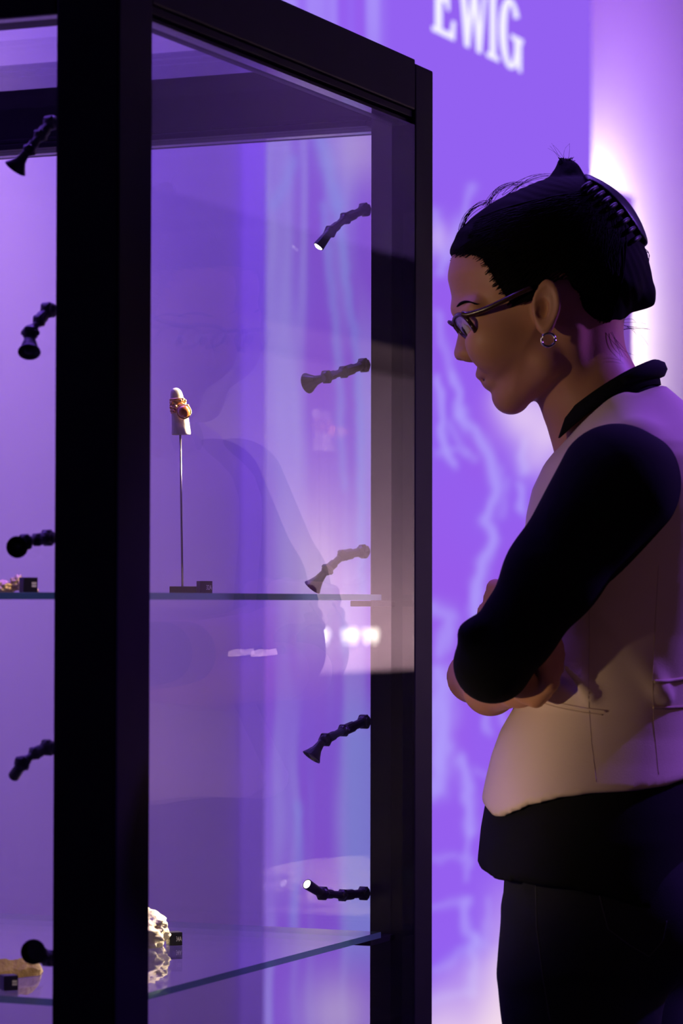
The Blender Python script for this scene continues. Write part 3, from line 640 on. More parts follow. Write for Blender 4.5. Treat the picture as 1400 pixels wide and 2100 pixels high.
def surface_nets(F, xs, ys, zs):
    S = F < 0; nx, ny, nz = F.shape
    cnt = np.zeros((nx - 1, ny - 1, nz - 1), np.int8)
    for i in (0, 1):
        for j in (0, 1):
            for k in (0, 1): cnt += S[i:nx - 1 + i, j:ny - 1 + j, k:nz - 1 + k]
    act = (cnt > 0) & (cnt < 8); I, J, K = np.nonzero(act); n = len(I)
    acc = np.zeros((n, 3)); num = np.zeros(n)
    cor = [(0, 0, 0), (1, 0, 0), (0, 1, 0), (1, 1, 0), (0, 0, 1), (1, 0, 1), (0, 1, 1), (1, 1, 1)]
    for a in range(8):
        for ax in (1, 2, 4):
            if a & ax: continue
            b = a | ax; ca, cb = cor[a], cor[b]
            fa = F[I + ca[0], J + ca[1], K + ca[2]]; fb = F[I + cb[0], J + cb[1], K + cb[2]]
            mk = (fa < 0) != (fb < 0); t = np.where(mk, fa / np.where(mk, fa - fb, 1), 0)
            pa = np.stack([xs[I + ca[0]], ys[J + ca[1]], zs[K + ca[2]]], 1); pb = np.stack([xs[I + cb[0]], ys[J + cb[1]], zs[K + cb[2]]], 1)
            acc += np.where(mk[:, None], pa + (pb - pa) * t[:, None], 0); num += mk
    v = acc / num[:, None]; ids = np.full(act.shape, -1, np.int64); ids[I, J, K] = np.arange(n); Q = []
    for ax in range(3):
        A = [slice(None)] * 3; Bs = [slice(None)] * 3; A[ax] = slice(0, -1); Bs[ax] = slice(1, None)
        sa, sb = S[tuple(A)], S[tuple(Bs)]; ch = sa != sb; o1, o2 = [d for d in range(3) if d != ax]
        e = np.array(np.nonzero(ch)).T; e = e[(e[:, o1] > 0) & (e[:, o2] > 0) & (e[:, o1] < F.shape[o1] - 1) & (e[:, o2] < F.shape[o2] - 1)]
        def cid(d1, d2):
            c = e.copy(); c[:, o1] -= d1; c[:, o2] -= d2; return ids[c[:, 0], c[:, 1], c[:, 2]]
        q = np.stack([cid(1, 1), cid(0, 1), cid(0, 0), cid(1, 0)], 1); flip = sa[e[:, 0], e[:, 1], e[:, 2]]
        if ax == 1: flip = ~flip
        q[~flip] = q[~flip][:, ::-1]; Q.append(q)
    q = np.concatenate(Q); return v, q[(q >= 0).all(1)]
def poly_sdf(pts, X, Z):
    """signed distance (negative inside) of a closed polygon in the x-z plane"""
    pts = [(p[0], p[1]) for p in pts]; d = np.full(np.broadcast(X, Z).shape, 1e9); ins = np.zeros(d.shape, bool)
    for (x0, z0), (x1, z1) in zip(pts, pts[1:] + pts[:1]):
        vx, vz = x1 - x0, z1 - z0; h = np.clip(((X - x0) * vx + (Z - z0) * vz) / (vx * vx + vz * vz + 1e-12), 0, 1)
        d = np.minimum(d, (X - x0 - h * vx) ** 2 + (Z - z0 - h * vz) ** 2)
        c = (z0 > Z) != (z1 > Z); xi = x0 + (Z - z0) * vx / (vz if abs(vz) > 1e-12 else 1e-12); ins ^= c & (X < xi)
    d = np.sqrt(d); return np.where(ins, -d, d)

# ------------------------------------------------------------------ the visitor (side view, facing the showcase)
YC = 2.83; KP = YC / F_PX
def wp(px, py, dy=0.0): return pw(px, py, YC + dy)
def xz(pts): return [(p.x, p.z) for p in (wp(x, y) for x, y in catm2(pts))]
def catm2(pts, sub=4):
    n = len(pts); out = []
    for i in range(n):
        p = [np.array(pts[(i + j) % n], float) for j in (-1, 0, 1, 2)]
        for j in range(sub):
            t = j / sub; out.append(tuple(0.5 * (2 * p[1] + (p[2] - p[0]) * t + (2 * p[0] - 5 * p[1] + 4 * p[2] - p[3]) * t * t + (3 * p[1] - p[0] - 3 * p[2] + p[3]) * t ** 3)))
    return out
def row(py, f, b, hy, dy=0.0):
    a, c = wp(f, py, dy), wp(b, py, dy); return (a.z, a.x, c.x, hy, YC + dy)
face_poly = [(918, 563), (923, 594), (930, 624), (936, 640), (944, 656), (956, 670), (974, 690), (982, 712), (979, 738), (979, 755), (983, 768), (990, 776), (995, 784), (1001, 792), (1012, 795), (1019, 803), (1023, 816), (1033, 827),
             (1048, 830), (1064, 825), (1086, 808), (1108, 797), (1150, 775), (1200, 745), (1250, 690), (1290, 620), (1298, 540), (1270, 460), (1220, 412), (1160, 392), (1080, 402), (1005, 432), (955, 476), (930, 515)]
nose_poly = [(943, 652), (940, 680), (934, 708), (930.5, 724), (936, 737), (950, 740), (968, 739), (1000, 738), (1012, 705), (990, 662), (960, 640)]
FACE = xz(face_poly); NOSE = xz(nose_poly)
crown, chin = wp(1180, 390), wp(1045, 828)
def head_infl(f, poly, R, Wrows, k=0.0, p=2.0, grow=0.0):
    P2 = np.array(poly); lo = [P2[:, 0].min() - .03, YC - .12, P2[:, 1].min() - .03]; hi = [P2[:, 0].max() + .03, YC + .12, P2[:, 1].max() + .03]
    sl, X, Y, Z = f.block(lo, hi); d = -poly_sdf(poly, X[:, 0, :], Z[0, 0, :][None, :])[:, None, :] + grow
    ax = Vector((chin.x - crown.x, 0, chin.z - crown.z)); L2 = ax.length_squared
    h = ((X - crown.x) * ax.x + (Z - crown.z) * ax.z) / L2
    W = np.interp(h, [q[0] for q in Wrows], [q[1] for q in Wrows]) + grow
    a = np.clip((R - d) / R, 0, None); g = (a ** p + (np.abs(Y - YC) / W) ** p) ** (1 / p) - 1
    return sl, g * min(R, .05), d, W
def axis(segs):
    out = [segs[0][0]]
    for a, b, st_ in segs:
        n = max(1, int(round((b - a) / st_))); out += list(a + (b - a) * (np.arange(1, n + 1) / n))
    return np.array(out)
xw = lambda px: wp(px, 1000).x
zw = lambda py: wp(1100, py).z
LEFT = -1  # the visitor's left side is towards the camera (smaller y)
bx_ = axis([(xw(900), xw(1345), .0017), (xw(1345), xw(1530), .006)])
by_ = axis([(YC - .25, YC - .085, .0045), (YC - .085, YC - .06, .0016), (YC - .06, YC + .06, .0024), (YC + .06, YC + .09, .002), (YC + .09, YC + .26, .006)])
bz_ = axis([(-0.005, zw(1500), .011), (zw(1500), zw(1190), .004), (zw(1190), zw(860), .007), (zw(860), zw(370), .0017)])
body = Field(bx_, by_, bz_)
sl, g, _, _ = head_infl(body, FACE, .080, [(0, .072), (.35, .074), (.55, .070), (.75, .060), (1.0, .048), (1.2, .046)], p=2.0)
body.join(sl, g)
for sg in (-1, 1):
    body.cone(wp(1048, 813, sg * .012), wp(1116, 740, sg * .045), .0145, .018, .016)      # jaw
    body.ell(wp(1012, 700, sg * .040), (.026, .020, .024), .028)                            # cheek
    body.ell(wp(953, 668, sg * .033), (.012, .016, .009), .008, 's')                       # eye socket
    body.ell(wp(975, 666, sg * .031), (.0125, .0128, .0125), .003)                         # lids
    body.cone(wp(944, 636, sg * .010), wp(972, 632, sg * .045), .0065, .0065, .012)        # brow ridge
sl, g, d, W = head_infl(body, NOSE, .013, [(0, .008), (.62, .0085), (.78, .014), (.9, .0165)])
body.join(sl, g, .006)
for sg in (-1, 1):
    body.ell(wp(962, 727, sg * .0105), (.010, .0065, .0075), .004)
    body.ell(wp(955, 739, sg * .006), (.005, .003, .003), .002, 's')
body.ell(wp(995, 769), (.0085, .021, .0048), .006); body.ell(wp(1008, 786), (.0080, .019, .0050), .006)
body.cone(wp(992, 778.5, -.020), wp(992, 778.5, .020), .0011, .0011, .002, 's')
# neck
body.cone(wp(1178, 690), wp(1222, 835), .0415, .045, .018)
body.cone(wp(1222, 835), wp(1262, 930), .046, .060, .02)
for sg in (-1, 1): body.cone(wp(1168, 672, sg * .052), wp(1180, 870, sg * .015), .010, .008, .014)
# ears
earR = Matrix.Rotation(math.radians(0), 3, 'Z')
for sg in (-1, 1):
    ec = wp(1121, 629, sg * .0745)
    o_ = Vector((math.sin(math.radians(24)), sg * math.cos(math.radians(24)), 0)) # outward normal, turned forwards
    o_ = Vector((-math.sin(math.radians(20)), sg * math.cos(math.radians(20)), 0)); bk = Vector((math.cos(math.radians(20)), sg * math.sin(math.radians(20)), 0))
    tl = math.radians(-4); up = (Vector((0, 0, 1)) * math.cos(tl) - bk * math.sin(tl)); bk2 = bk * math.cos(tl) + Vector((0, 0, 1)) * math.sin(tl)
    sl, X, Y, Z = body.block([ec.x - .035, ec.y - .03, ec.z - .045], [ec.x + .035, ec.y + .03, ec.z + .045])
    a = (X - ec.x) * bk2.x + (Y - ec.y) * bk2.y + (Z - ec.z) * bk2.z; b = (X - ec.x) * up.x + (Y - ec.y) * up.y + (Z - ec.z) * up.z; c = (X - ec.x) * o_.x + (Y - ec.y) * o_.y
    sc_ = 1 - .28 * np.clip(-b / .024, 0, 1); A_, B_ = .0122 * sc_, .0222
    q = np.sqrt((a / A_) ** 2 + (b / B_) ** 2)
    plate = np.maximum((q - 1) * .013, np.abs(c) - .0022) - .0012
    rimd = (q - .93) * .0135; rim = np.sqrt(rimd ** 2 + (c - .0025) ** 2) - .0026
    anti = np.sqrt(((np.sqrt(((a + .001) / .0078) ** 2 + ((b - .001) / .0150) ** 2) - .95) * .0085) ** 2 + (c - .001) ** 2) - .0021
    lobe = (np.sqrt(((a + .001) / .0085) ** 2 + ((b + .0175) / .0072) ** 2 + (c / .0036) ** 2) - 1) * .0036
    e = smin(smin(smin(plate, rim, .002), anti, .002), lobe, .003)
    conch = (np.sqrt(((a + .0035) / .0062) ** 2 + ((b + .002) / .0095) ** 2 + ((c - .003) / .0055) ** 2) - 1) * .005
    e = -smin(-e, conch, .0015)
    root_ = (np.sqrt(((a + .008) / .007) ** 2 + (b / .016) ** 2 + ((c + .006) / .008) ** 2) - 1) * .006
    e = smin(e, root_, .003)
    trag = np.sqrt((a + .0105) ** 2 + (b + .003) ** 2 + (c - .001) ** 2) - .0034; e = smin(e, trag, .002)
    body.join(sl, e, .003)
# trunk and legs under the clothes
torso_rows = [row(795, 1245, 1358, .050), row(825, 1225, 1392, .066), row(860, 1195, 1424, .092), row(885, 1172, 1440, .116), row(920, 1148, 1455, .142), row(950, 1124, 1464, .155), row(1000, 1100, 1474, .160), row(1050, 1088, 1476, .158), row(1100, 1082, 1473, .154), row(1200, 1080, 1462, .144),
              row(1300, 1079, 1448, .132), row(1400, 1074, 1437, .126), row(1450, 1062, 1434, .127), row(1500, 1033, 1434, .133), row(1550, 1015, 1436, .143), row(1600, 1003, 1440, .155), row(1680, 992, 1440, .165)]
inner = [(z, a + .016, b - .016, h - .016, y) for z, a, b, h, y in torso_rows]
body.loft(inner, .006)
hip_rows = [row(1640, 1040, 1425, .150), row(1700, 1043, 1422, .160), row(1780, 1037, 1418, .168), row(1850, 1033, 1410, .170), row(1900, 1033, 1395, .168), row(1950, 1040, 1372, .160)]
leg_dy = .078
def leg_pts(sg):
    dx = .0 if sg < 0 else .028
    o = lambda px, py, r: (wp(px, py, sg * leg_dy) + Vector((dx, 0, 0)), r)
    top = o(1206, 1890, .080); a = o(1190, 2000, .0715); b = o(1192, 2100, .0665)
    return [top, a, b, (Vector((b[0].x + .004, YC + sg * .075, .47)), .051), (Vector((b[0].x + .014, YC + sg * .075, .33)), .050), (Vector((b[0].x + .022, YC + sg * .075, .09)), .036)]
body.loft([(z, a + .016, b - .016, h - .02, y) for z, a, b, h, y in hip_rows], .004)
for sg in (-1, 1):
    L_ = [(p, r - .006) for p, r in leg_pts(sg)]; body.chain(L_, .02)
    foot = L_[-1][0]; body.cone(foot, foot + Vector((.0, 0, -.045)), .033, .036, .01)
    body.cone(foot + Vector((.012, 0, -.052)), foot + Vector((-.13, sg * .012, -.058)), .032, .024, .02)
# arms: left one nearest to the camera, crossed over the right one
YA = -.148
armL = [(wp(1264, 992, YA - .002), .0545), (wp(1132, 1180, YA - .012), .0415), (wp(1062, 1290, YA - .004), .0335), (wp(1010, 1362, YA + .012), .0335)]
foreL = [armL[-1], (wp(1022, 1330, -.03), .029), (wp(1020, 1290, .09), .0235)]
armR = [(wp(1264, 992, -YA + .002), .0545), (wp(1128, 1190, .165), .041), (wp(1040, 1310, .160), .034), (wp(970, 1388, .120), .0235)]
foreR = [armR[-1], (wp(1005, 1412, .02), .0235), (wp(1062, 1402, -.075), .0205)]
sub = lambda c, d: [(p, r - d) for p, r in c]
body.chain(sub(armL, .008), .01); body.chain(sub(foreL, .006), .01)
body.chain(sub(armR[:3], .006) + [armR[3]], .012); body.chain(foreR, .012)
# right hand tucked under the left upper arm, near the ribs
pal = wp(1092, 1392, -.112)
body.cone(foreR[-1][0], pal, .019, .020, .012); body.ell(pal, (.021, .014, .024), .010)
for i, (ox, oz, L_) in enumerate(((.010, .012, 1.0), (.012, .002, 1.06), (.010, -.008, 1.0), (.004, -.018, .85))):
    a = pal + Vector((ox * .6, -.006, oz)); b = a + Vector((.012, -.016, .018 * L_)); c = b + Vector((-.006, -.004, .020 * L_)); d_ = c + Vector((-.014, .004, .010 * L_))
    body.chain([(a, .0088), (b, .0082), (c, .0076), (d_, .0068)], .004)
body.chain([(pal + Vector((-.006, 0, .012)), .0095), (pal + Vector((-.014, -.006, .030)), .0088), (pal + Vector((-.010, -.008, .050)), .0075)], .005)
# left hand laid round the right upper arm: its knuckles show in front of it
palm = wp(1062, 1262, .150)
body.cone(foreL[-1][0], palm, .019, .020, .012); body.ell(palm, (.018, .026, .018), .010)
for i, (px, py) in enumerate(((1013, 1206), (1007, 1226), (994, 1254), (985, 1280))):
    k1 = wp(px + 34, py + 4, .112 + .004 * i); k2 = wp(px + 2, py, .135 + .004 * i); k3 = wp(px + 8, py + 4, .165); k4 = wp(px + 32, py + 6, .195)
    body.chain([(palm + (k1 - palm) * .5, .010), (k1, .0092), (k2, .0085), (k3, .0080), (k4, .0068)], .004)
body.chain([(palm + Vector((.0, -.012, .012)), .010), (wp(1062, 1222, .12), .009), (wp(1040, 1196, .125), .0078)], .005)
person = body.mesh('person', M['skin'])
tag(person, 'visitor with glasses and crossed arms in beige vest, looking down into the showcase', 'person')

# eyes, brows
for sg in (-1, 1):
    c = wp(972.5, 668, sg * .031); bm = bmesh.new(); bmesh.ops.create_uvsphere(bm, u_segments=16, v_segments=12, radius=.0119); bmesh.ops.translate(bm, verts=bm.verts, vec=c)
    eye = bm_obj('eye', bm, M['eye'], person, True); bm = bmesh.new(); gz = Vector((-.86, 0, -.5)); lathe(bm, c + gz * .0105, gz, [(0, .0055), (.0012, .0048), (.0018, .002)], 14); bm_obj('iris', bm, M['iris'], eye, True)
    ln = [wp(x, y, sg * o) for x, y, o in ((958, 672, .022), (959, 669, .030), (963, 667, .037), (972, 666, .0425))]
    v_, f_ = tube_arrays([(catmull(ln), .0009)], 5); from_arrays('eyelash', v_, f_, M['hair'], person, True)
    bw = catmull([wp(x, y, sg * o) for x, y, o in ((934, 634, .014), (939, 628, .026), (946, 622, .036), (958, 619, .046), (978, 624, .0545))])
    nb = len(bw); v_, f_ = tube_arrays([(bw, [.0014 * math.sin(math.pi * (.12 + .83 * i / nb)) + .0003 for i in range(nb)])], 6); from_arrays('eyebrow', v_, f_, M['hair'], person, True)

# clothes
cx_ = axis([(xw(905), xw(1540), .0042)]); cy_ = axis([(YC - .26, YC + .26, .0048)])
shirt = Field(cx_, cy_, axis([(zw(1910), zw(700), .0042)]))
shirt_rows = [(z, a + .005, b - .005, h - .005, y) for z, a, b, h, y in torso_rows[:16]] + [row(1650, 996, 1436, .160), row(1700, 987, 1432, .169), row(1780, 979, 1426, .175), row(1900, 972, 1420, .178)]
shirt.loft(shirt_rows, .0)
hem = [(940, 1765), (977, 1775), (1011, 1786), (1040, 1782), (1120, 1786), (1219, 1803), (1300, 1836), (1372, 1880), (1440, 1892), (1560, 1895)]
def cut_below(f, curve, keep_above=True, dy=0.0, k=.005):
    hx = np.array([wp(x, y, dy).x for x, y in curve]); hz = np.array([wp(x, y, dy).z for x, y in curve])
    zc_ = np.interp(f.xs, hx, hz).astype(np.float32)[:, None, None]; Z = f.zs[None, None, :]
    f.F[:] = -smin(-f.F, (Z - zc_) if keep_above else (zc_ - Z), k)
cut_below(shirt, hem, k=.0015)
shirt.chain(armL, .016); shirt.chain([foreL[0], (wp(1016, 1346, -.03), .032)], .010)
shirt.ell(wp(966, 1300, YA - .004), (.0125, .024, .0125), .010); shirt.ell(wp(986, 1284, YA - .006), (.010, .024, .008), .008)
for (x, y, rx, rz, ang) in ((1150, 1150, .026, .005, 40),): shirt.ell(wp(x, y, YA - .040), (rx, .010, rz), .012)
shirt.chain(armR[:3] + [(wp(1010, 1345, .150), .036)], .014)
shirt_o = shirt.mesh('shirt', M['shirt'], person); shirt_o['label'] = 'black long sleeved shirt under the vest'

vest = Field(cx_, cy_, axis([(zw(1700), zw(740), .0038)]))
vest_rows = torso_rows[:16] + [row(1640, 995, 1446, .168), row(1690, 990, 1448, .174)]
vest.loft(vest_rows, grow=.003)
for sg in (-1, 1): vest.cone(wp(1275, 880, sg * .06), wp(1300, 900, sg * .122), .030, .020, .025)   # shoulder straps
for (x, y, dy, ang, L_) in ((1165, 1375, -.128, -50, .030), (1330, 1360, -.122, -62, .035), (1290, 1330, -.126, -55, .045)):
    a_ = math.radians(ang); d_ = Vector((math.cos(a_) * L_, 0, math.sin(a_) * L_)); c_ = wp(x, y, dy); vest.cone(c_ - d_, c_ + d_, .003, .003, .012)
# neck opening and armholes
sl, X, Y, Z = vest.block([-1, 0, 0], [2, 9, 3])
nk = wp(1214, 800); nkd = (wp(1246, 900) - wp(1182, 690)).normalized()
cut_below(vest, [(900, 1010), (1060, 985), (1100, 955), (1147, 912), (1176, 881), (1204, 855), (1255, 810), (1282, 798), (1310, 803), (1353, 786), (1400, 760), (1560, 700)], False, -.085)
vest_hem = [(940, 1612), (985, 1640), (996, 1655), (1008, 1668), (1035, 1652), (1066, 1634), (1125, 1616), (1184, 1607), (1282, 1601), (1341, 1593), (1400, 1577), (1560, 1566)]
cut_below(vest, vest_hem)
vest_o = vest.mesh('vest', M['vest'], person); vest_o['label'] = 'beige tailored sleeveless vest'

tr = Field(cx_, cy_, axis([(0.05, zw(2110), .011), (zw(2110), zw(1620), .0042)]))
tr.loft(hip_rows, .0)
for sg in (-1, 1): tr.chain(leg_pts(sg), .022)
tr.ell(wp(1330, 1880, -.075), (.055, .075, .062), .03); tr.ell(wp(1345, 1880, .075), (.055, .075, .062), .03)
trousers = tr.mesh('trousers', M['jeans'], person); trousers['label'] = 'dark navy jeans'
for sg in (-1, 1):
    f0 = leg_pts(sg)[-1][0]; sh = Field(axis([(f0.x - .2, f0.x + .09, .005)]), axis([(f0.y - .07, f0.y + .07, .005)]), axis([(-.004, .16, .005)]))
    sh.cone(f0 + Vector((.012, 0, -.048)), f0 + Vector((-.135, sg * .012, -.060)), .040, .030, .02); sh.cone(f0 + Vector((0, 0, 0)), f0 + Vector((.004, 0, -.04)), .041, .042, .015)
    sh.F[:] = np.maximum(sh.F, .001 - sh.zs[None, None, :]); s_o = sh.mesh('shoe', M['shoe'], person)

# collar: tilted band round the neck, open at the throat
def collar():
    n = 56; Vs, Fs = [], []
    up_t, up_b = wp(1142, 864), wp(1340, 738); lo_t, lo_b = wp(1120, 924), wp(1349, 790)
    for side in (0, 1):
        for i in range(n + 1):
            th = -math.pi * .80 + 2 * math.pi * .80 * i / n            # 0 = nape
            c = (1 + math.cos(th)) / 2
            for e, (ft, bk_) in enumerate(((lo_t, lo_b), (up_t, up_b))):
                p = ft.lerp(bk_, c); hw = (.064 if e == 0 else .057) + side * .0035
                bulge = .0045 * math.sin(math.pi * c) * (1 if e else -1)
                Vs.append(Vector((p.x + (0.0025 if side else 0) * math.cos(th), YC + hw * math.sin(th), p.z + math.sin(math.pi * c) * (.006 if e else .013))))
    m_ = (n + 1) * 2
    for i in range(n):
        a = i * 2; Fs += [(a, a + 1, a + 3, a + 2), (m_ + a + 2, m_ + a + 3, m_ + a + 1, m_ + a), (a + 1, m_ + a + 1, m_ + a + 3, a + 3), (a + 2, m_ + a + 2, m_ + a, a)]
    Fs += [(0, m_, m_ + 1, 1), (2 * n + 1, m_ + 2 * n + 1, m_ + 2 * n, 2 * n)]
    o = from_arrays('collar', Vs, Fs, M['shirt'], person, True); o['label'] = 'black shirt collar standing out of the vest'
    roll = [wp(1340, 745).lerp(wp(1352, 770), .4)]; pts = []
    for i in range(25):
        th = -1.5 + 3.0 * i / 24; c = (1 + math.cos(th)) / 2; p = wp(1158, 872).lerp(wp(1344, 758), c); pts.append(Vector((p.x + .002, YC + .063 * math.sin(th), p.z + .008 * math.sin(math.pi * c))))
    v_, f_ = tube_arrays([(pts, [.0035 + .0055 * math.sin(math.pi * i / 24) for i in range(25)])], 8); from_arrays('collar_fold', v_, f_, M['shirt'], person, True)
collar()

# hair
hair_out = [(918, 563), (922, 530), (923, 512), (934, 484), (952, 461), (1007, 417), (1054, 394), (1101, 374), (1133, 364), (1170, 362), (1200, 366), (1240, 386), (1276, 416), (1303, 455), (1317, 490), (1321, 512), (1326, 547), (1324, 590), (1316, 618),
            (1290, 643), (1266, 674), (1251, 690), (1215, 730), (1150, 770), (1086, 808), (1033, 827), (1019, 803), (990, 776), (975, 720), (943, 656), (930, 624)]
HOUT = xz(hair_out)
hair_reg = [(905, 527), (930, 528), (960, 534), (985, 545), (998, 572), (1014, 600), (1030, 622), (1044, 640), (1058, 634), (1074, 612), (1092, 590), (1104, 575), (1124, 570), (1148, 580), (1160, 604), (1176, 618), (1184, 645), (1205, 664), (1228, 676), (1250, 694), (1280, 700),
            (1345, 640), (1345, 480), (1290, 400), (1200, 340), (1100, 345), (1000, 390), (930, 450)]
HREG = xz(hair_reg)
hf = Field(axis([(xw(908), xw(1345), .0022)]), axis([(YC - .095, YC + .095, .0026)]), axis([(zw(705), zw(310), .0022)]))
HW = [(-.2, .077), (0, .0775), (.35, .0785), (.55, .0745), (.75, .066), (1.2, .05)]
HR, HP = .080, 2.05
sl, g, dH, W = head_infl(hf, HOUT, HR, HW, p=HP); hf.join(sl, g)
X2, Z2 = hf.xs[:, None], hf.zs[None, :]
reg = poly_sdf(HREG, X2, Z2)[:, None, :]
stw = .00022 * np.sin((np.arctan2(Z2 - wp(1215, 440).z, X2 - wp(1215, 440).x)) * 46 + 3 * np.sin(X2 * 90))[:, None, :]
hf.F = (-smin(-(hf.F + stw), -np.broadcast_to(reg, hf.F.shape).astype(np.float32), .005)).astype(np.float32)
hf.ell(wp(1163, 362), (.013, .016, .012), .010); hf.ell(wp(1156, 346), (.0065, .010, .0095), .005); hf.ell(wp(1173, 350), (.0065, .010, .0085), .005); hf.ell(wp(1151, 336), (.003, .005, .006), .003); hf.ell(wp(1167, 338), (.0035, .005, .005), .003)
hf.cone(wp(1285, 596), wp(1335, 621), .013, .0012, .006); hf.cone(wp(1280, 560), wp(1312, 600), .022, .014, .012)
hair = hf.mesh('hair', M['hair'], person); hair['label'] = 'dark hair pinned up at the back'
hgx, hgz = np.arange(xw(880), xw(1360), .002), np.arange(zw(860), zw(330), .002); HG = -poly_sdf(HOUT, hgx[:, None], hgz[None, :])
def hair_y(x, z, grow=.0006):
    i = min(max((x - hgx[0]) / .002, 0), len(hgx) - 2.001); j = min(max((z - hgz[0]) / .002, 0), len(hgz) - 2.001); a, b = int(i), int(j); i -= a; j -= b
    d = float((HG[a, b] * (1 - i) + HG[a + 1, b] * i) * (1 - j) + (HG[a, b + 1] * (1 - i) + HG[a + 1, b + 1] * i) * j)
    ax = Vector((chin.x - crown.x, 0, chin.z - crown.z)); h = ((x - crown.x) * ax.x + (z - crown.z) * ax.z) / ax.length_squared
    Wv = float(np.interp(h, [q[0] for q in HW], [q[1] for q in HW])); a = max((HR - d) / HR, 0); b = max(1 - a ** HP, 0) ** (1 / HP)
    return Wv * b + grow
paths = []
rj_ = lambda q: random.uniform(-q, q)
starts = [(955, 462), (940, 478), (931, 494), (926, 508), (926, 520), (940, 529), (958, 534), (978, 542), (992, 560), (1004, 582), (1018, 606), (1034, 626), (1062, 628), (1086, 600), (1150, 590), (1170, 612), (1182, 640), (1206, 664), (1230, 676), (1246, 690)]
for sg in (-1, 1):
    for k in range(230):
        f = random.random() * (len(starts) - 1); i = int(f); f -= i
        a = np.array(starts[i]) * (1 - f) + np.array(starts[i + 1]) * f; e = np.array((1215 + random.uniform(-30, 60), 420 + random.uniform(-20, 90)))
        mid = (a + e) / 2 + np.array((0, -26 if a[1] < 560 else (14 if a[0] < 1120 else 0))) * random.uniform(.4, 1.2) + np.array((30, 10)) * (a[0] > 1130)
        pts = []
        for j in range(9):
            t = j / 8; q = a * (1 - t) ** 2 + 2 * mid * t * (1 - t) + e * t * t; w_ = wp(q[0], q[1]); pts.append(Vector((w_.x, YC + sg * hair_y(w_.x, w_.z), w_.z)))
        paths.append((pts, [.0003 + .0005 * math.sin(math.pi * j / 8) for j in range(9)]))
front = [(924, 524), (940, 529), (960, 534), (984, 545), (997, 572), (1013, 600), (1029, 622), (1043, 640), (1058, 634), (1076, 610)]
for sg in (-1, 1):
    for k in range(170):
        f = random.random() * (len(front) - 1); i = int(f); f -= i; a = np.array(front[i]) * (1 - f) + np.array(front[i + 1]) * f
        if i < 8: off = np.array((-8, 6)) if i > 2 else np.array((-2, 9))
        else: off = np.array((2, 12))
        st_ = a + off * random.random() ** 1.5; e = a + np.array((46 + rj_(14), -26 + rj_(10))); pts = []
        for j in range(6):
            t = j / 5; q = st_ * (1 - t) + e * t; w_ = wp(q[0], q[1]); pts.append(Vector((w_.x, YC + sg * hair_y(w_.x, w_.z, -.0042 + .005 * min(1, t * 2.5)), w_.z)))
        paths.append((pts, [.00022 + .0003 * math.sin(math.pi * j / 5) for j in range(6)]))
v_, f_ = tube_arrays(paths, 4); so = from_arrays('hair_locks', v_, f_, M['hair'], person, True); tag(so, kind='stuff')
fly = []
def flyaway(a, b, c, dy=0.0, r=.00022):
    a, b, c = [np.array(q, float) for q in (a, b, c)]; pts = []
    for j in range(9):
        t = j / 8; q = a * (1 - t) ** 2 + 2 * b * t * (1 - t) + c * t * t; pts.append(wp(q[0], q[1], dy * (1 - .3 * t)))
    fly.append((pts, [r * (1 - .6 * j / 8) for j in range(9)]))
rj = lambda s: random.uniform(-s, s)
for k in range(12): flyaway((945 + rj(6), 470 + rj(6)), (960 + rj(12), 412 + rj(10)), (1010 + rj(14), 416 + rj(6)), rj(.02), .0003)
for k in range(14): flyaway((1000 + rj(12), 421 + rj(5)), (1020 + rj(14), 372 + rj(14)), (1085 + rj(20), 378 + rj(6)), rj(.02))
for k in range(8): flyaway((1040 + rj(14), 398 + rj(4)), (1080 + rj(14), 350 + rj(10)), (1140 + rj(8), 362 + rj(6)), rj(.02))
for k in range(90): flyaway((1166 + rj(20), 362 + rj(6)), (1152 + rj(16), 340 + rj(12)), (1162 + rj(18), 332 + rj(10)), rj(.012), .0006)
for k in range(6): flyaway((1165 + rj(10), 350), (1160 + rj(20), 315 + rj(10)), (1150 + rj(30), 300 + rj(12)), rj(.01), .00018)
for k in range(16): flyaway((1300 + rj(12), 606 + rj(12)), (1320 + rj(6), 618 + rj(6)), (1334 + rj(6), 622 + rj(5)), rj(.02), .0004)
for k in range(9): flyaway((1262 + rj(14), 672 + rj(10)), (1300 + rj(14), 655 + rj(20)), (1318 + rj(16), 690 + rj(30)), rj(.03))
for k in range(12): flyaway((1250 + rj(10), 684 + rj(8)), (1268 + rj(10), 715 + rj(10)), (1285 + rj(20), 745 + rj(16)), -.02 + rj(.025))
for k in range(6): flyaway((1318, 512 + rj(6)), (1340 + rj(4), 515 + rj(8)), (1326 + rj(5), 545 + rj(8)), rj(.02))
v_, f_ = tube_arrays(fly, 4); so = from_arrays('loose_hairs', v_, f_, M['hair'], person, True); tag(so, kind='stuff')

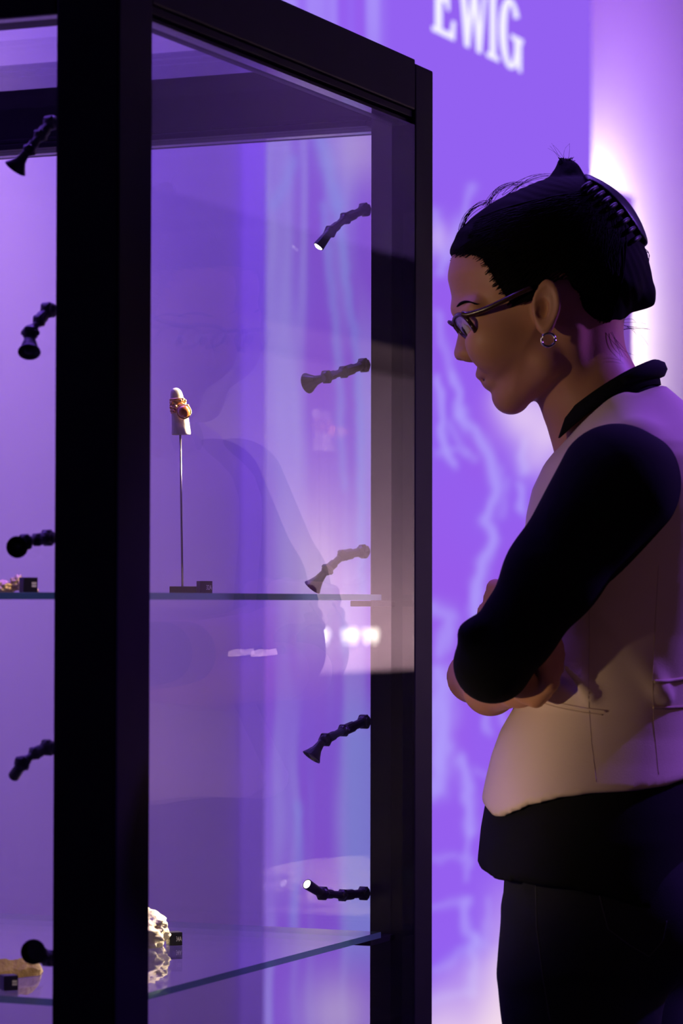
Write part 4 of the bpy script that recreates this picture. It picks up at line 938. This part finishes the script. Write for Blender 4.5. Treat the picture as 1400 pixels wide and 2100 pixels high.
# hair claw
claw_out = [(1192, 364), (1206, 362), (1243, 381), (1282, 412), (1310, 452), (1328, 496), (1325, 505), (1316, 505), (1300, 490), (1272, 452), (1240, 415), (1214, 392), (1196, 384)]
CL = xz(claw_out)
cf = Field(axis([(xw(1175), xw(1345), .0018)]), axis([(YC - .085, YC + .085, .0022)]), axis([(zw(525), zw(345), .0018)]))
sl, g, _, _ = head_infl(cf, HOUT, HR, HW, p=HP, grow=.0045); cf.join(sl, g)
cf.F[:] = -smin(-cf.F, -poly_sdf(CL, cf.xs[:, None], cf.zs[None, :])[:, None, :].astype(np.float32), .004)
claw = cf.mesh('hair_claw', M['claw'], person); claw['label'] = 'large black hair claw'
for sg in (-1, 1):
    for i in range(9):
        f = i / 8; x = 1202 + (1302 - 1202) * f; y = 388 + (496 - 388) * f - 9 * math.sin(math.pi * f)
        pts = []
        for q, lift in ((0, .003), (.35, .0052), (.7, .0040), (1, .0)):
            w2 = wp(x - 21 * q, y + 17 * q); pts.append(Vector((w2.x, YC + sg * (hair_y(w2.x, w2.z) + lift), w2.z)))
        v_, f_ = tube_arrays([(catmull(pts, 3), [.0027, .0027, .0026, .0026, .0025, .0024, .0023, .0021, .0018, .0012])], 6); from_arrays('tooth', v_, f_, M['claw'], claw, True)

# glasses
gl = empty('glasses', wp(940, 655)); gl.parent = person; gl.location = wp(940, 655) - wpos(person); gl['label'] = 'dark tortoiseshell glasses'
ln_up = (wp(924, 651) - wp(957, 697)).normalized(); lc0 = wp(936, 676)
for sg in (-1, 1):
    side = Vector((.20, sg * .98, 0)).normalized(); pts = []; lens = []
    for i in range(33):
        a = 2 * math.pi * i / 32; cx, cy = .0245 * math.copysign(abs(math.cos(a)) ** .8, math.cos(a)), .0128 * math.copysign(abs(math.sin(a)) ** .75, math.sin(a))
        if cy > 0: cy *= 1 + .12 * (cx / .0245)
        pts.append(lc0 + side * (.0325 + cx) + ln_up * cy)
    v_, f_ = tube_arrays([(pts, .0023)], 6); from_arrays('rim', v_, f_, M['tortoise'], gl, True)
    c = lc0 + side * .0325; Vs = [c + (p - c) * .99 for p in pts[:-1]]; nrm = Vector((-.9, 0, -.4)) * .0008
    Vs2 = [p + nrm for p in Vs]; n_ = len(Vs); Fs = [tuple(range(n_)), tuple(range(2 * n_ - 1, n_ - 1, -1))] + [(i, (i + 1) % n_, n_ + (i + 1) % n_, n_ + i) for i in range(n_)]
    from_arrays('lens', Vs + Vs2, Fs, M['lens'], gl)
    hinge = lc0 + side * .057 + ln_up * .010
    tp = catmull([lc0 + side * .053 + ln_up * .0125, hinge + Vector((.004, 0, .001)), wp(1000, 632, sg * .066), wp(1050, 608, sg * .0755), wp(1090, 590, sg * .0775)], 5)
    v_, f_ = tube_arrays([(tp, [.0030] * 8 + [.0027] * (len(tp) - 8))], 6); from_arrays('temple', v_, f_, M['tortoise'], gl, True)
br = catmull([lc0 + Vector((.001, -.0085, 0)) + ln_up * .006, lc0 + Vector((-.002, 0, 0)) + ln_up * .009, lc0 + Vector((.001, .0085, 0)) + ln_up * .006]); v_, f_ = tube_arrays([(br, .0018)], 6); from_arrays('bridge', v_, f_, M['tortoise'], gl, True)
# earring
for sg in (-1, 1):
    c = wp(1124, 697, sg * .078); pts = [c + Vector((math.cos(a) * .0062, sg * .0022 * math.cos(a), math.sin(a) * .0062)) for a in [2 * math.pi * i / 24 for i in range(25)]]
    v_, f_ = tube_arrays([(pts, .00135)], 8); o = from_arrays('earring', v_, f_, M['silver'], person, True); o['label'] = 'small silver hoop earring'

# seams, welt pocket and back strap laid on the vest and jeans, found by shooting onto the surface from the side
from mathutils.bvhtree import BVHTree
def surf(o):
    me = o.data; off = wpos(o); vs_ = [v.co + off for v in me.vertices]; return BVHTree.FromPolygons(vs_, [tuple(p.vertices) for p in me.polygons])
bv, bt = surf(vest_o), surf(trousers)
cam_o = Vector((0, 0, CAM_Z))
def lay(b, pts, lift=.0004):
    out = []
    for x, y in pts:
        h, n_, _, _ = b.ray_cast(cam_o, ray(x, y).normalized())
        if h is not None: out.append(h + n_ * lift if n_.dot(ray(x, y)) < 0 else h - n_ * lift)
    return out
def dense(pts, k=10):
    return [tuple(np.array(a) * (1 - j / k) + np.array(b) * (j / k)) for a, b in zip(pts, pts[1:]) for j in range(k)] + [pts[-1]]
def seam(name, b, pts, r, m_, parent):
    L_ = lay(b, dense(pts), r * .25)
    if len(L_) > 2: v_, f_ = tube_arrays([(L_, r)], 5); return from_arrays(name, v_, f_, m_, parent, True)
seam('seam', bv, [(1209, 1230), (1208, 1330), (1206, 1430), (1212, 1520), (1222, 1604)], .0003, M['seam'], vest_o)
seam('seam', bv, [(1350, 1160), (1343, 1280), (1338, 1390), (1340, 1480), (1350, 1588)], .0003, M['seam'], vest_o)
seam('pocket_welt', bv, [(1106, 1430), (1140, 1442), (1190, 1452), (1243, 1459)], .0011, M['vest'], vest_o)
seam('pocket_seam', bv, [(1108, 1440), (1140, 1450), (1190, 1460), (1236, 1466)], .0005, M['seam'], vest_o)
seam('back_strap', bv, [(1340, 1398), (1365, 1397), (1399, 1392), (1430, 1388)], .0018, M['vest'], vest_o)
seam('back_strap', bv, [(1338, 1450), (1360, 1451), (1399, 1450), (1430, 1446)], .0014, M['seam'], vest_o)
def armedge():
    pts = []
    for i in range(49):
        a = 2 * math.pi * i / 48; pts.append((1262 + 128 * math.cos(a), 1013 - 155 * math.sin(a)))
    return pts
seam('pocket', bt, [(1222, 1806), (1232, 1850), (1246, 1905), (1290, 1938), (1330, 1962), (1358, 1930), (1366, 1888)], .0006, M['stitch'], trousers)
seam('side_seam', bt, [(1098, 1800), (1100, 1900), (1112, 2000), (1128, 2095)], .0006, M['stitch'], trousers)
